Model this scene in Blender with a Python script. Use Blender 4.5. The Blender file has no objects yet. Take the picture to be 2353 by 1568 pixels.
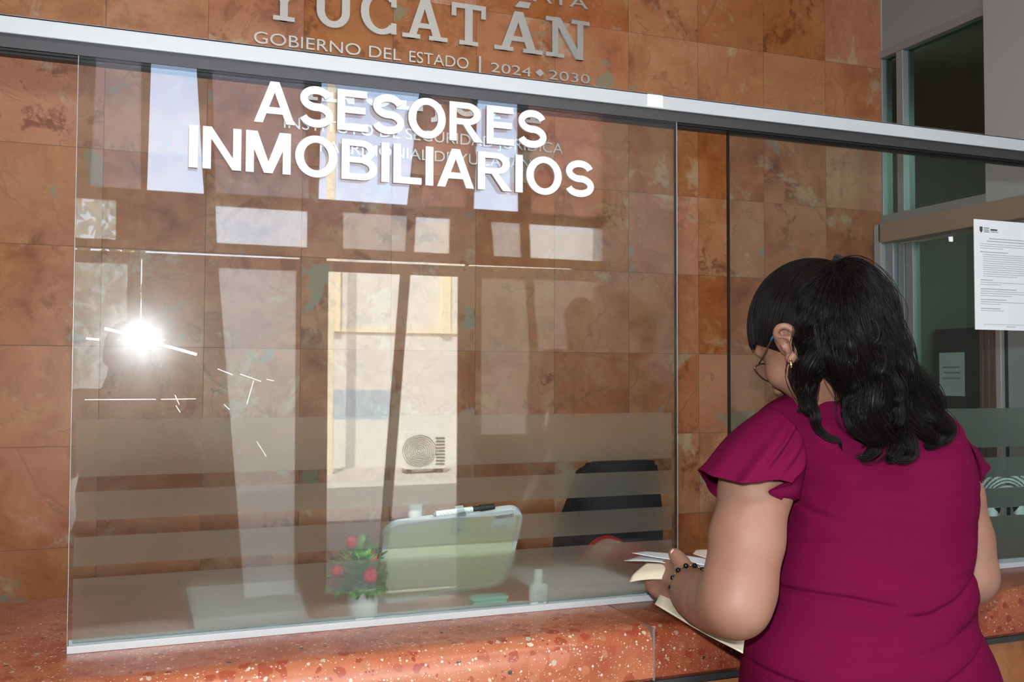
import bpy, bmesh, math, random
import numpy as np
from mathutils import Vector, Matrix

SC = bpy.context.scene
COL = SC.collection

# ---------------------------------------------------------------- camera, light, exposure
cam_d = bpy.data.cameras.new('camera'); cam = bpy.data.objects.new('camera', cam_d); COL.objects.link(cam)
cam_d.sensor_fit = 'HORIZONTAL'; cam_d.sensor_width = 36.0
cam_d.lens = 36.0 * 2212.0 / 2353.0
cam_d.clip_start = 0.02; cam_d.clip_end = 200.0
YAW, PITCH, ROLL = 0.3667, 0.0352, 0.0035
_f = Vector((math.sin(YAW)*math.cos(PITCH), math.cos(YAW)*math.cos(PITCH), math.sin(PITCH)))
_r = Vector((math.cos(YAW), -math.sin(YAW), 0)); _u = _r.cross(_f)
_r, _u = _r*math.cos(ROLL)+_u*math.sin(ROLL), -_r*math.sin(ROLL)+_u*math.cos(ROLL)
cam.matrix_world = Matrix(((_r.x,_u.x,-_f.x,0.0),(_r.y,_u.y,-_f.y,-1.565),(_r.z,_u.z,-_f.z,1.36),(0,0,0,1)))
SC.camera = cam

SC.view_settings.view_transform = 'Standard'; SC.view_settings.look = 'None'
SC.view_settings.gamma = 1.0; SC.view_settings.use_curve_mapping = False
SC.view_settings.exposure = 0.0
SC.cycles.use_denoising = True
SC.cycles.max_bounces = 10; SC.cycles.diffuse_bounces = 4; SC.cycles.glossy_bounces = 5
SC.cycles.transmission_bounces = 6; SC.cycles.transparent_max_bounces = 16
SC.cycles.sample_clamp_indirect = 8.0
SC.cycles.caustics_reflective = False

world = bpy.data.worlds.new('sky'); SC.world = world; world.use_nodes = True
wn = world.node_tree; wn.nodes.clear()
wo = wn.nodes.new('ShaderNodeOutputWorld'); wb = wn.nodes.new('ShaderNodeBackground'); ws = wn.nodes.new('ShaderNodeTexSky')
ws.sky_type = 'HOSEK_WILKIE'; ws.turbidity = 8.0; ws.sun_direction = Vector((-0.35, 0.55, 0.75)).normalized(); ws.ground_albedo = 0.4
wb.inputs['Strength'].default_value = 70.0
wn.links.new(ws.outputs[0], wb.inputs[0]); wn.links.new(wb.outputs[0], wo.inputs[0])

def lamp(name, kind, loc, power, color=(1,1,1), **kw):
    d = bpy.data.lights.new(name, kind); d.energy = power; d.color = color
    for k, v in kw.items(): setattr(d, k, v)
    o = bpy.data.objects.new(name, d); o.location = loc; COL.objects.link(o); return o
def aim(o, target):
    o.rotation_euler = (Vector(target)-o.location).to_track_quat('-Z', 'Y').to_euler()

sun = lamp('sun', 'SUN', (0,-10,12), 85.0, (1.0,0.95,0.86), angle=0.01)
aim(sun, (sun.location + Vector((0.30,-0.62,-0.72)))[:])
flash = lamp('camera_flash', 'SPOT', (-0.002,-1.548,1.464), 98.0, (0.93,0.97,1.0), shadow_soft_size=0.016, spot_size=1.75, spot_blend=0.75)
aim(flash, (0.62, 0.0, 1.45))
ceil_a = lamp('ceiling_fill', 'AREA', (-0.2,-1.9,3.38), 34.0, (1.0,0.96,0.90), shape='RECTANGLE', size=1.2, size_y=0.3)  # added lamp out of view, lifts the lobby's ambient light
ceil_b = lamp('ceiling_fill', 'AREA', (1.8,-2.2,3.38), 18.0, (1.0,0.96,0.90), shape='RECTANGLE', size=1.2, size_y=0.3)  # second added lamp for the ambient light
ceil_c = lamp('ceiling_fill', 'AREA', (1.0,0.75,3.38), 4.0, (1.0,0.95,0.88), shape='RECTANGLE', size=1.2, size_y=0.3)  # added weak fill for the space behind the counter
office = lamp('office_fill', 'AREA', (4.3,0.2,2.65), 30.0, (0.92,1.0,0.94), shape='RECTANGLE', size=1.2, size_y=0.6)  # added unseen lamp, brightens the room behind the green glass

# ---------------------------------------------------------------- helpers
def tag(o, label=None, cat=None, group=None, kind=None):
    if label: o['label'] = label
    if cat: o['category'] = cat
    if group: o['group'] = group
    if kind: o['kind'] = kind
    return o
def empty(name, loc=(0,0,0), label=None, cat=None, group=None, rz=0.0):
    o = bpy.data.objects.new(name, None); o.location = loc; o.rotation_euler[2] = rz; o.empty_display_size = 0.05
    COL.objects.link(o); return tag(o, label, cat, group)
def link(name, me, mats, parent=None, smooth=False):
    o = bpy.data.objects.new(name, me); COL.objects.link(o)
    for m in (mats if isinstance(mats, (list, tuple)) else [mats]): me.materials.append(m)
    if smooth:
        me.polygons.foreach_set('use_smooth', [True]*len(me.polygons))
    if parent is not None:
        o.parent = parent
        # geometry is written in world coordinates: keep it there
        o.matrix_parent_inverse = Matrix.LocRotScale(parent.location, parent.rotation_euler, None).inverted()
    return o
def from_py(name, verts, faces, mats, parent=None, smooth=False, fmat=None):
    me = bpy.data.meshes.new(name); me.from_pydata([tuple(map(float, v)) for v in verts], [], [tuple(map(int, f)) for f in faces])
    me.update()
    o = link(name, me, mats, parent, smooth)
    if fmat is not None: me.polygons.foreach_set('material_index', list(map(int, fmat)))
    return o
class MB:
    """collects shapes into one mesh"""
    def __init__(s): s.bm = bmesh.new()
    def box(s, lo, hi, bev=0.0, seg=2, M=None):
        r = bmesh.ops.create_cube(s.bm, size=1.0)
        vs = r['verts']
        for v in vs:
            v.co = Vector([lo[i] + (v.co[i]+0.5)*(hi[i]-lo[i]) for i in range(3)])
        if bev > 0:
            es = list({e for v in vs for e in v.link_edges})
            rr = bmesh.ops.bevel(s.bm, geom=es, offset=bev, segments=seg, profile=0.5, affect='EDGES')
            vs = list({v for f in rr['faces'] for v in f.verts} | {v for v in vs if v.is_valid})
        if M is not None:
            for v in vs: v.co = M @ v.co
        return s
    def cyl(s, a, b, r0, r1=None, n=20, caps=True):
        a = Vector(a); b = Vector(b); r1 = r0 if r1 is None else r1
        z = (b-a).normalized(); x = z.orthogonal().normalized(); y = z.cross(x)
        ra = [s.bm.verts.new(a + (x*math.cos(2*math.pi*i/n)+y*math.sin(2*math.pi*i/n))*r0) for i in range(n)]
        rb = [s.bm.verts.new(b + (x*math.cos(2*math.pi*i/n)+y*math.sin(2*math.pi*i/n))*r1) for i in range(n)]
        for i in range(n): s.bm.faces.new((ra[i], ra[(i+1)%n], rb[(i+1)%n], rb[i]))
        if caps: s.bm.faces.new(ra[::-1]); s.bm.faces.new(rb)
        return s
    def tube(s, pts, r, n=8, closed=False):
        pts = [Vector(p) for p in pts]; m = len(pts)
        rad = r if isinstance(r, (list, tuple)) else [r]*m
        rings = []; x = None
        for i, p in enumerate(pts):
            t = ((pts[(i+1)%m]-pts[i-1]) if closed else (pts[min(i+1,m-1)]-pts[max(i-1,0)])).normalized()
            x = t.orthogonal().normalized() if x is None else (x - t*x.dot(t)).normalized()
            y = t.cross(x)
            rings.append([s.bm.verts.new(p+(x*math.cos(2*math.pi*k/n)+y*math.sin(2*math.pi*k/n))*rad[i]) for k in range(n)])
        for i in range(m if closed else m-1):
            A, B = rings[i], rings[(i+1)%m]
            for k in range(n): s.bm.faces.new((A[k], A[(k+1)%n], B[(k+1)%n], B[k]))
        if not closed: s.bm.faces.new(rings[0][::-1]); s.bm.faces.new(rings[-1])
        return s
    def lathe(s, prof, c=(0,0,0), n=32, M=None):
        rings = []
        for (r, z) in prof:
            rings.append([s.bm.verts.new(Vector((c[0]+r*math.cos(2*math.pi*k/n), c[1]+r*math.sin(2*math.pi*k/n), c[2]+z))) for k in range(n)])
        for A, B in zip(rings[:-1], rings[1:]):
            for k in range(n): s.bm.faces.new((A[k], A[(k+1)%n], B[(k+1)%n], B[k]))
        s.bm.faces.new(rings[0][::-1]); s.bm.faces.new(rings[-1])
        if M is not None:
            for R in rings:
                for v in R: v.co = M @ v.co
        return s
    def prism(s, poly, y0, y1, M=None):
        """poly: (x, z) outline, thick from y0 to y1"""
        A = [s.bm.verts.new((p[0], y0, p[1])) for p in poly]; B = [s.bm.verts.new((p[0], y1, p[1])) for p in poly]
        n = len(poly)
        for i in range(n): s.bm.faces.new((A[i], A[(i+1)%n], B[(i+1)%n], B[i]))
        s.bm.faces.new(A[::-1]); s.bm.faces.new(B)
        if M is not None:
            for v in A+B: v.co = M @ v.co
        return s
    def ball(s, c, r, sub=3, sc=(1,1,1)):
        rr = bmesh.ops.create_icosphere(s.bm, subdivisions=sub, radius=1.0)
        for v in rr['verts']: v.co = Vector((c[0]+v.co.x*r*sc[0], c[1]+v.co.y*r*sc[1], c[2]+v.co.z*r*sc[2]))
        return s
    def build(s, name, mat, parent=None, smooth=False):
        bmesh.ops.recalc_face_normals(s.bm, faces=s.bm.faces[:])
        me = bpy.data.meshes.new(name); s.bm.to_mesh(me); s.bm.free()
        o = link(name, me, mat, parent)
        if smooth:
            me.polygons.foreach_set('use_smooth', [True]*len(me.polygons))
            if smooth != 'all':
                me.set_sharp_from_angle(angle=math.radians(40))
        return o
def thing1(name, mb, mat, label, cat, group=None, smooth=False):
    return tag(mb.build(name, mat, None, smooth), label, cat, group)
def struct(name, mb, mat, label=None, smooth=False):
    return tag(mb.build(name, mat, None, smooth), label, None, None, 'structure')

# ---------------------------------------------------------------- materials
class NT:
    def __init__(s, name):
        s.m = bpy.data.materials.new(name); s.m.use_nodes = True; s.t = s.m.node_tree; s.t.nodes.clear()
        s.out = s.t.nodes.new('ShaderNodeOutputMaterial')
    def n(s, kind, inputs=None, **kw):
        nd = s.t.nodes.new('ShaderNode'+kind)
        for k, v in kw.items(): setattr(nd, k, v)
        for k, v in (inputs or {}).items(): s.set(nd.inputs[k], v)
        return nd
    def set(s, sock, v):
        if isinstance(v, bpy.types.NodeSocket): s.t.links.new(v, sock)
        elif isinstance(v, bpy.types.Node): s.t.links.new(v.outputs[0], sock)
        else:
            if sock.type == 'RGBA' and len(v) == 3: v = (*v, 1)
            sock.default_value = v
    def math(s, op, a, b=0.0, c=None, clamp=False):
        nd = s.n('Math', operation=op, use_clamp=clamp); s.set(nd.inputs[0], a); s.set(nd.inputs[1], b)
        if c is not None: s.set(nd.inputs[2], c)
        return nd.outputs[0]
    def mix(s, f, a, b, blend='MIX'):
        nd = s.n('Mix', data_type='RGBA', blend_type=blend); s.set(nd.inputs['Factor'], f); s.set(nd.inputs[6], a); s.set(nd.inputs[7], b); return nd.outputs[2]
    def ramp(s, f, stops, interp='LINEAR'):
        nd = s.n('ValToRGB'); cr = nd.color_ramp; cr.interpolation = interp
        while len(cr.elements) < len(stops): cr.elements.new(0.5)
        for e, (p, c) in zip(cr.elements, stops):
            e.position = p; e.color = (*c, 1) if len(c) == 3 else c
        s.set(nd.inputs[0], f); return nd.outputs[0]
    def end(s, sh): s.set(s.out.inputs[0], sh); return s.m
def srgb(*c):
    return tuple(((v/255)/12.92 if v/255 <= 0.04045 else ((v/255+0.055)/1.055)**2.4) for v in c)
def plain(name, col, rough=0.5, metal=0.0, spec=0.5, bump=None, sss=0.0, coat=0.0, sheen=0.0):
    t = NT(name); p = t.n('BsdfPrincipled', {'Base Color': col, 'Roughness': rough, 'Metallic': metal, 'Specular IOR Level': spec, 'Coat Weight': coat, 'Sheen Weight': sheen})
    if sss: t.set(p.inputs['Subsurface Weight'], sss); t.set(p.inputs['Subsurface Radius'], (0.012,0.005,0.003)); t.set(p.inputs['Subsurface Scale'], 1.0)
    if bump:
        no = t.n('TexNoise', {'Vector': t.n('TexCoord').outputs['Object'], 'Scale': bump[0], 'Detail': 4.0})
        b = t.n('Bump', {'Height': no.outputs[0], 'Strength': bump[1], 'Distance': bump[2]}); t.set(p.inputs['Normal'], b)
    return t.end(p)

def marble(name, x0, w, z0, h, axis='x', tint=(1,1,1), light=0.0, mort=(0.10,0.075,0.05)):
    t = NT(name); tc = t.n('TexCoord').outputs['Object']; sp = t.n('SeparateXYZ', {0: tc})
    u = sp.outputs[0 if axis == 'x' else 1]; v = sp.outputs[2]
    fu = t.math('DIVIDE', t.math('SUBTRACT', u, x0), w); fv = t.math('DIVIDE', t.math('SUBTRACT', v, z0), h)
    iu, iv = t.math('FLOOR', fu), t.math('FLOOR', fv)
    cell = t.n('CombineXYZ', {0: iu, 1: iv, 2: 3.7}); wn_ = t.n('TexWhiteNoise', {0: cell}, noise_dimensions='3D')
    off = t.n('VectorMath', {0: wn_.outputs['Color'], 1: (37.0, 29.0, 41.0)}, operation='MULTIPLY')
    pos = t.n('VectorMath', {0: tc, 1: off.outputs[0]}, operation='ADD').outputs[0]
    rnd = wn_.outputs['Value']
    n1 = t.n('TexNoise', {'Vector': pos, 'Scale': 7.0, 'Detail': 10.0, 'Roughness': 0.66, 'Distortion': 0.5}).outputs[0]
    base = t.ramp(n1, [(0.30, (0.25,0.070,0.022)), (0.41, (0.43,0.138,0.050)), (0.52, (0.53,0.190,0.074)), (0.63, (0.60,0.250,0.112)), (0.76, (0.67,0.36,0.20))])
    nb = t.n('TexNoise', {'Vector': pos, 'Scale': 2.2, 'Detail': 2.0}).outputs[0]
    base = t.mix(t.ramp(nb, [(0.38,(0,0,0)), (0.68,(0.75,0.75,0.75))]), base, (0.62,0.285,0.145))
    n2 = t.n('TexNoise', {'Vector': pos, 'Scale': 2.6, 'Detail': 4.0, 'Roughness': 0.6, 'Distortion': 0.9}).outputs[0]
    vein = t.ramp(n2, [(0.486, (0,0,0)), (0.5, (1,1,1)), (0.514, (0,0,0))])
    base = t.mix(t.math('MULTIPLY', t.math('MULTIPLY', vein, t.ramp(n1, [(0.44,(0,0,0)),(0.60,(1,1,1))])), 0.6), base, (0.26,0.12,0.05))
    n3 = t.n('TexNoise', {'Vector': pos, 'Scale': 9.0, 'Detail': 7.0, 'Roughness': 0.72, 'Distortion': 0.4}).outputs[0]
    n3g = t.n('TexNoise', {'Vector': pos, 'Scale': 1.7, 'Detail': 1.0}).outputs[0]
    red = t.math('MULTIPLY', t.ramp(n3, [(0.52, (0,0,0)), (0.60, (1,1,1))]), t.ramp(n3g, [(0.50, (0.12,)*3), (0.64, (1,1,1))]))
    base = t.mix(t.math('MULTIPLY', red, 0.75), base, (0.20,0.048,0.016))
    n4 = t.n('TexNoise', {'Vector': pos, 'Scale': 3.4, 'Detail': 9.0, 'Roughness': 0.70, 'Distortion': 0.4}).outputs[0]
    pale = t.ramp(n4, [(0.575, (0,0,0)), (0.63, (1,1,1))])
    base = t.mix(t.math('MULTIPLY', pale, 0.62), base, (0.62,0.50,0.33))
    yel = t.ramp(t.n('TexNoise', {'Vector': pos, 'Scale': 4.6, 'Detail': 8.0, 'Roughness': 0.8, 'W': 2.0, 'Distortion': 0.8}, noise_dimensions='4D').outputs[0], [(0.575, (0,0,0)), (0.64, (1,1,1))])
    base = t.mix(t.math('MULTIPLY', yel, 0.7), base, (0.56,0.36,0.12))
    n5 = t.n('TexNoise', {'Vector': pos, 'Scale': 5.0, 'Detail': 4.0, 'Roughness': 0.6, 'Distortion': 0.5}).outputs[0]
    grn = t.ramp(n5, [(0.655, (0,0,0)), (0.68, (1,1,1))])
    base = t.mix(t.math('MULTIPLY', grn, 0.8), base, (0.33,0.31,0.21))
    val = t.n('MapRange', {0: rnd, 3: 0.90, 4: 1.10}).outputs[0]
    hsv = t.n('HueSaturation', {'Hue': t.n('MapRange', {0: wn_.outputs['Color'], 3: 0.496, 4: 0.508}).outputs[0], 'Saturation': t.n('MapRange', {0: rnd, 3: 1.08, 4: 0.92}).outputs[0], 'Value': val, 'Color': base}).outputs[0]
    col = t.mix(1.0, hsv, tint, 'MULTIPLY')
    def edge(f, size):
        a = t.math('ABSOLUTE', t.math('SUBTRACT', t.math('FRACT', f), 0.5)); return t.math('GREATER_THAN', a, 0.5 - size)
    j = t.math('MAXIMUM', edge(fu, 0.0030), edge(fv, 0.0028))
    col = t.mix(t.math('MULTIPLY', j, 0.75), col, mort)
    p = t.n('BsdfPrincipled', {'Base Color': col, 'Roughness': t.math('ADD', 0.34, t.math('MULTIPLY', j, 0.4)), 'Specular IOR Level': 0.35})
    hgt = t.math('SUBTRACT', t.math('MULTIPLY', n3, 0.15), j)
    t.set(p.inputs['Normal'], t.n('Bump', {'Height': hgt, 'Strength': 0.25, 'Distance': 0.0015}))
    return t.end(p)

def terrazzo(name, tint=(1,1,1)):
    t = NT(name); tc = t.n('TexCoord').outputs['Object']
    n0 = t.n('TexNoise', {'Vector': tc, 'Scale': 9.0, 'Detail': 5.0}).outputs[0]
    col = t.ramp(n0, [(0.3, (0.36,0.095,0.042)), (0.5, (0.46,0.145,0.068)), (0.7, (0.55,0.205,0.10))])
    def chips(scale, lo, hi, cols, seed, amt, dist=0.0):
        nonlocal col
        ps = t.n('VectorMath', {0: tc, 1: (seed, seed*1.7, seed*0.6)}, operation='ADD').outputs[0]
        wv = t.n('TexNoise', {'Vector': ps, 'Scale': scale*1.4, 'Detail': 2.0}).outputs[1]
        ps2 = t.n('VectorMath', {0: ps, 1: t.n('VectorMath', {0: wv, 3: 0.55/scale}, operation='SCALE').outputs[0]}, operation='ADD').outputs[0]
        vo = t.n('TexVoronoi', {'Vector': ps2, 'Scale': scale, 'Randomness': 1.0}, feature='F1')
        rn = t.n('SeparateColor', {0: vo.outputs['Color']})
        m = t.math('MULTIPLY', t.math('LESS_THAN', vo.outputs['Distance'], t.n('MapRange', {0: rn.outputs[1], 3: lo, 4: hi}).outputs[0]), t.math('LESS_THAN', rn.outputs[0], amt))
        cc = t.ramp(rn.outputs[2], cols, 'CONSTANT')
        col = t.mix(m, col, cc)
    chips(42.0, 0.22, 0.50, [(0.0, (0.36,0.075,0.036)), (0.40, (0.41,0.115,0.055)), (0.70, (0.47,0.175,0.085))], 3.1, 0.75, 1)
    chips(26.0, 0.25, 0.45, [(0.0, (0.37,0.085,0.042)), (0.6, (0.50,0.165,0.085))], 5.3, 0.45)
    chips(85.0, 0.12, 0.40, [(0.0, (0.62,0.55,0.42)), (0.35, (0.50,0.44,0.32)), (0.60, (0.32,0.055,0.03)), (0.84, (0.05,0.045,0.04)), (0.92, (0.42,0.20,0.07))], 7.7, 0.32)
    chips(190.0, 0.15, 0.42, [(0.0, (0.72,0.66,0.55)), (0.5, (0.55,0.42,0.30)), (0.8, (0.30,0.06,0.03))], 13.3, 0.30)
    chips(420.0, 0.15, 0.40, [(0.0, (0.70,0.62,0.50)), (0.6, (0.50,0.33,0.22))], 17.9, 0.16)
    col = t.mix(1.0, col, tint, 'MULTIPLY')
    p = t.n('BsdfPrincipled', {'Base Color': col, 'Roughness': 0.28, 'Specular IOR Level': 0.4})
    return t.end(p)

def glass(name, tint=(0.93,0.965,0.95), scratch=False):
    """clear sheet: seen straight through, with the 4 % a face of glass reflects"""
    t = NT(name); lw = t.n('LayerWeight', {'Blend': 0.5})
    f = t.math('POWER', lw.outputs['Facing'], 5.0)
    R = t.math('ADD', 0.042, t.math('MULTIPLY', f, 0.958))
    tr = t.n('BsdfTransparent', {0: tint}); gl = t.n('BsdfGlossy', {'Roughness': 0.0})
    sh = t.n('MixShader', {0: R, 1: tr, 2: gl}).outputs[0]
    if scratch:
        tc = t.n('TexCoord').outputs['Object']
        dirt = t.n('TexNoise', {'Vector': tc, 'Scale': 22.0, 'Detail': 8.0, 'Roughness': 0.7}).outputs[0]
        haze = t.n('BsdfGlossy', {'Roughness': 0.17})
        sh = t.n('MixShader', {0: t.math('MULTIPLY', dirt, 0.0065), 1: sh, 2: haze}).outputs[0]
        dust = t.n('BsdfDiffuse', {0: (0.8,0.82,0.82)})
        sm = t.ramp(t.n('TexNoise', {'Vector': tc, 'Scale': 3.0, 'Detail': 7.0, 'Roughness': 0.65}).outputs[0], [(0.45,(0.002,)*3), (0.75,(0.02,)*3)])
        sh = t.n('MixShader', {0: sm, 1: sh, 2: dust}).outputs[0]
    return t.end(sh)
def frosted(name, haze=0.095, col=(0.88,0.79,0.69), tint=(0.98,0.985,0.97), rough=0.34, holes=0.22):
    """etched film: a fine stipple of clear and of scattering spots, far smaller than a millimetre"""
    t = NT(name); tc = t.n('TexCoord').outputs['Object']
    sc = t.n('VectorMath', {0: tc, 1: (7500.0,0.0,7500.0)}, operation='MULTIPLY').outputs[0]
    fl = t.n('VectorMath', {0: sc}, operation='FLOOR').outputs[0]
    m = t.math('LESS_THAN', t.n('TexWhiteNoise', {0: fl}, noise_dimensions='3D').outputs[0], holes)
    rf = t.n('BsdfRefraction', {'Color': tint, 'Roughness': rough, 'IOR': 1.25})
    df = t.n('BsdfDiffuse', {0: col}); tl = t.n('BsdfTranslucent', {0: col})
    sh = t.n('MixShader', {0: m, 1: rf, 2: t.n('BsdfTransparent', {0: tint})}).outputs[0]
    return t.end(t.n('MixShader', {0: haze, 1: sh, 2: t.n('MixShader', {0: 0.55, 1: df, 2: tl})}))
def fabric(name, col, scale=900.0, tint2=None):
    t = NT(name); tc = t.n('TexCoord').outputs['Object']
    mp = t.n('Mapping', {'Vector': tc, 'Scale': (1.0,1.0,9.0)})
    n = t.n('TexNoise', {'Vector': mp, 'Scale': 34.0, 'Detail': 8.0, 'Roughness': 0.7}).outputs[0]
    c = t.mix(t.ramp(n, [(0.35,(0,0,0)), (0.7,(1,1,1))]), tuple(v*0.93 for v in col), tuple(min(1, v*1.06) for v in col))
    p = t.n('BsdfPrincipled', {'Base Color': c, 'Roughness': 0.85, 'Specular IOR Level': 0.06, 'Sheen Weight': 0.0, 'Sheen Roughness': 0.4, 'Sheen Tint': tuple(min(1, v*1.5+0.05) for v in col)})
    t.set(p.inputs['Normal'], t.n('Bump', {'Height': n, 'Strength': 0.16, 'Distance': 0.0018}))
    return t.end(p)
def skin(name, col):
    t = NT(name); tc = t.n('TexCoord').outputs['Object']
    n1 = t.n('TexNoise', {'Vector': tc, 'Scale': 14.0, 'Detail': 5.0, 'Roughness': 0.6}).outputs[0]
    n2 = t.n('TexNoise', {'Vector': tc, 'Scale': 420.0, 'Detail': 2.0}).outputs[0]
    c = t.mix(t.ramp(n1, [(0.35,(0,0,0)), (0.68,(1,1,1))]), (col[0]*0.93, col[1]*0.84, col[2]*0.80), (min(1,col[0]*1.05), col[1]*1.06, col[2]*1.06))
    vo = t.n('TexVoronoi', {'Vector': tc, 'Scale': 26.0}); rn = t.n('SeparateColor', {0: vo.outputs['Color']})
    fre = t.math('MULTIPLY', t.math('LESS_THAN', vo.outputs['Distance'], 0.038), t.math('LESS_THAN', rn.outputs[0], 0.10))
    c = t.mix(t.math('MULTIPLY', fre, 0.55), c, (0.22,0.09,0.04))
    p = t.n('BsdfPrincipled', {'Base Color': c, 'Roughness': 0.52, 'Specular IOR Level': 0.38, 'Subsurface Weight': 0.18, 'Subsurface Radius': (0.010,0.0045,0.0025), 'Subsurface Scale': 1.0})
    t.set(p.inputs['Normal'], t.n('Bump', {'Height': n2, 'Strength': 0.10, 'Distance': 0.0006}))
    return t.end(p)

X0, TW, Z0, TH = -0.1218, 0.30408, 1.4434, 0.30486
M = {}
M['marble'] = marble('red_marble_tiles', X0, TW, Z0, TH, tint=(0.90,0.90,0.93))
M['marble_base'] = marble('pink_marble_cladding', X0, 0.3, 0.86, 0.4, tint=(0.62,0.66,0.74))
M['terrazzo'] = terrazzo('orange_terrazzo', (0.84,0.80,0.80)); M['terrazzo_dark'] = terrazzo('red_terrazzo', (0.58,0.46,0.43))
M['white_alu'] = plain('white_coated_aluminium', (0.46,0.48,0.49), 0.32, 0.0, 0.5)
M['alu'] = plain('brushed_aluminium', (0.40,0.46,0.50), 0.38, 0.4)
M['dark_alu'] = plain('dark_aluminium', (0.045,0.045,0.047), 0.4, 0.3)  # also carries painted shade under the rail and the slab
M['glass'] = glass('clear_glass'); M['glass_front'] = glass('clear_glass_scratched', scratch=True)
M['glass_edge'] = plain('green_glass_edge', (0.010,0.018,0.016), 0.15)
M['glass_edge_pale'] = plain('pale_glass_edge', (0.40,0.42,0.39), 0.2)
M['office_glass'] = glass('green_tinted_glass', (0.62,0.72,0.66))
M['upper_glass'] = glass('dark_tinted_glass', (0.46,0.56,0.50))
M['frost'] = frosted('frosted_film')
M['frost_b'] = frosted('frosted_film_green', haze=0.19, col=(0.40,0.50,0.45), tint=(0.82,0.89,0.85))
M['mirror_white'] = plain('glossy_white_acrylic', (0.66,0.69,0.74), 0.2, 0.0, 0.6)
M['steel'] = plain('brushed_steel', (0.72,0.72,0.70), 0.32, 0.55)
M['paint_gray'] = plain('gray_wall_paint', (0.36,0.40,0.41), 0.8)
M['paint_white'] = plain('white_wall_paint', (0.50,0.53,0.53), 0.8)
M['paint_brown'] = plain('brown_wall_paint', (0.075,0.055,0.045), 0.85)
M['floor'] = plain('polished_terrazzo_floor', (0.34,0.30,0.26), 0.25)
M['beam'] = plain('beige_painted_wood', (0.42,0.315,0.225), 0.55)
M['black'] = plain('black_plastic', (0.012,0.012,0.013), 0.4)
M['black_mesh'] = plain('black_chair_fabric', (0.012,0.012,0.014), 0.85)
M['white'] = plain('white_plastic', (0.82,0.83,0.82), 0.35)
M['paper'] = plain('white_paper', (0.80,0.81,0.83), 0.7)
M['cream'] = plain('cream_card', (0.70,0.62,0.46), 0.7)
M['ink'] = plain('printed_ink', (0.05,0.05,0.055), 0.7)
M['gray_ink'] = plain('gray_ink', (0.33,0.34,0.35), 0.7)
M['gold'] = plain('gold', (0.80,0.56,0.24), 0.22, 1.0)
M['silver'] = plain('silver', (0.75,0.75,0.76), 0.2, 1.0)

# ================================================================ THE SETTING
WALL_Y = 1.647; WX = 2.91
struct('wall_back', MB().box((-3.2, WALL_Y, 0), (WX-0.004, WALL_Y+0.12, 3.45)), M['marble'])
struct('trim_1', MB().box((WX-0.004, WALL_Y-0.004, 2.0), (WX+0.008, WALL_Y+0.1, 3.45)), M['paint_white'])
struct('floor', MB().box((-3.3, -4.4, -0.06), (6.2, 3.2, 0.0)), M['floor'])
struct('ceiling', MB().box((-3.3, -4.4, 3.45), (6.2, 3.2, 3.55)), M['paint_white'])
struct('wall_left', MB().box((-3.3, -4.4, 0), (-3.2, 1.77, 3.45)), M['paint_gray'])
# right wall: painted head above the office glazing, column, long run behind
mb = MB(); mb.box((WX, 1.095, 2.735), (WX+0.12, WALL_Y+0.9, 3.45)); struct('wall_right', mb, M['paint_gray'])
mb = MB(); mb.box((2.885, -0.35, 1.995), (WX+0.14, 1.095, 3.45)); struct('wall_column', mb, M['paint_white'])
struct('wall_lobby', MB().box((2.885, -4.4, 0), (3.03, -0.35, 3.45)), M['paint_gray'])
# upper office window: frame of pressed aluminium round dark glass
w = tag(empty('window_1', (WX, 1.37, 2.0)), 'dark glazed upper office window above the beige beam', None, None, 'structure')
mb = MB()
mb.box((WX-0.012, 1.095, 2.705), (WX+0.05, 1.66, 2.737), 0.003); mb.box((WX-0.012, 1.095, 1.996), (WX+0.05, 1.66, 2.036), 0.003)
mb.box((WX-0.012, 1.515, 2.036), (WX+0.05, 1.552, 2.705), 0.003); mb.box((WX-0.006, 1.640, 2.036), (WX+0.05, 1.66, 2.705), 0.003)
mb.build('window_frame', M['alu'], w)
MB().box((WX+0.018, 1.10, 2.03), (WX+0.026, 1.645, 2.71)).build('window_pane', M['upper_glass'], w)
# beige beam and jamb of the office screen
struct('trim_2', MB().box((2.852, -0.35, 1.913), (2.985, 1.615, 1.994), 0.004), M['beam'])
struct('trim_3', MB().box((2.852, 1.600, 0), (2.93, 1.640, 1.993), 0.004), M['paint_white'])
# aluminium sliding office door below the beam
dr = tag(empty('door_1', (2.9, 1.3, 0)), 'aluminium and green glass sliding office door under the beige beam', None, None, 'structure')
mb = MB()
mb.box((2.875, 1.555, 0), (2.915, 1.600, 1.913), 0.004)
mb.box((2.895, 1.468, 0.04), (2.935, 1.508, 1.905), 0.003); mb.box((2.895, 1.515, 0.04), (2.925, 1.548, 1.905), 0.003)
mb.box((2.895, 1.135, 0.04), (2.935, 1.47, 0.12), 0.003)
mb.build('door_frame', M['alu'], dr)
MB().box((2.912, 1.135, 0.11), (2.918, 1.47, 1.908)).build('door_pane', M['office_glass'], dr)
mb = MB(); mb.box((2.885, 1.062, 0.02), (2.94, 1.137, 1.91), 0.006); mb.box((2.878, 1.085, 0.02), (2.89, 1.098, 1.91), 0.002); mb.box((2.878, 1.112, 0.02), (2.89, 1.122, 1.91), 0.002)
mb.build('door_stile', plain('brown_anodised_aluminium', (0.16,0.105,0.08), 0.45, 0.2), dr)
MB().box((2.882, 1.036, 0.02), (2.93, 1.060, 1.91), 0.003).build('door_edge_strip', plain('pale_aluminium', (0.55,0.57,0.56), 0.35, 0.3), dr)
MB().box((2.90, 1.018, 0.02), (2.95, 1.036, 1.91)).build('door_gap_shade', M['black'], dr)  # black strip stands in for the shade inside the gap
struct('wall_panel', MB().box((2.895, -0.35, 0), (2.99, 1.016, 1.913)), M['paint_gray'])
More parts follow.
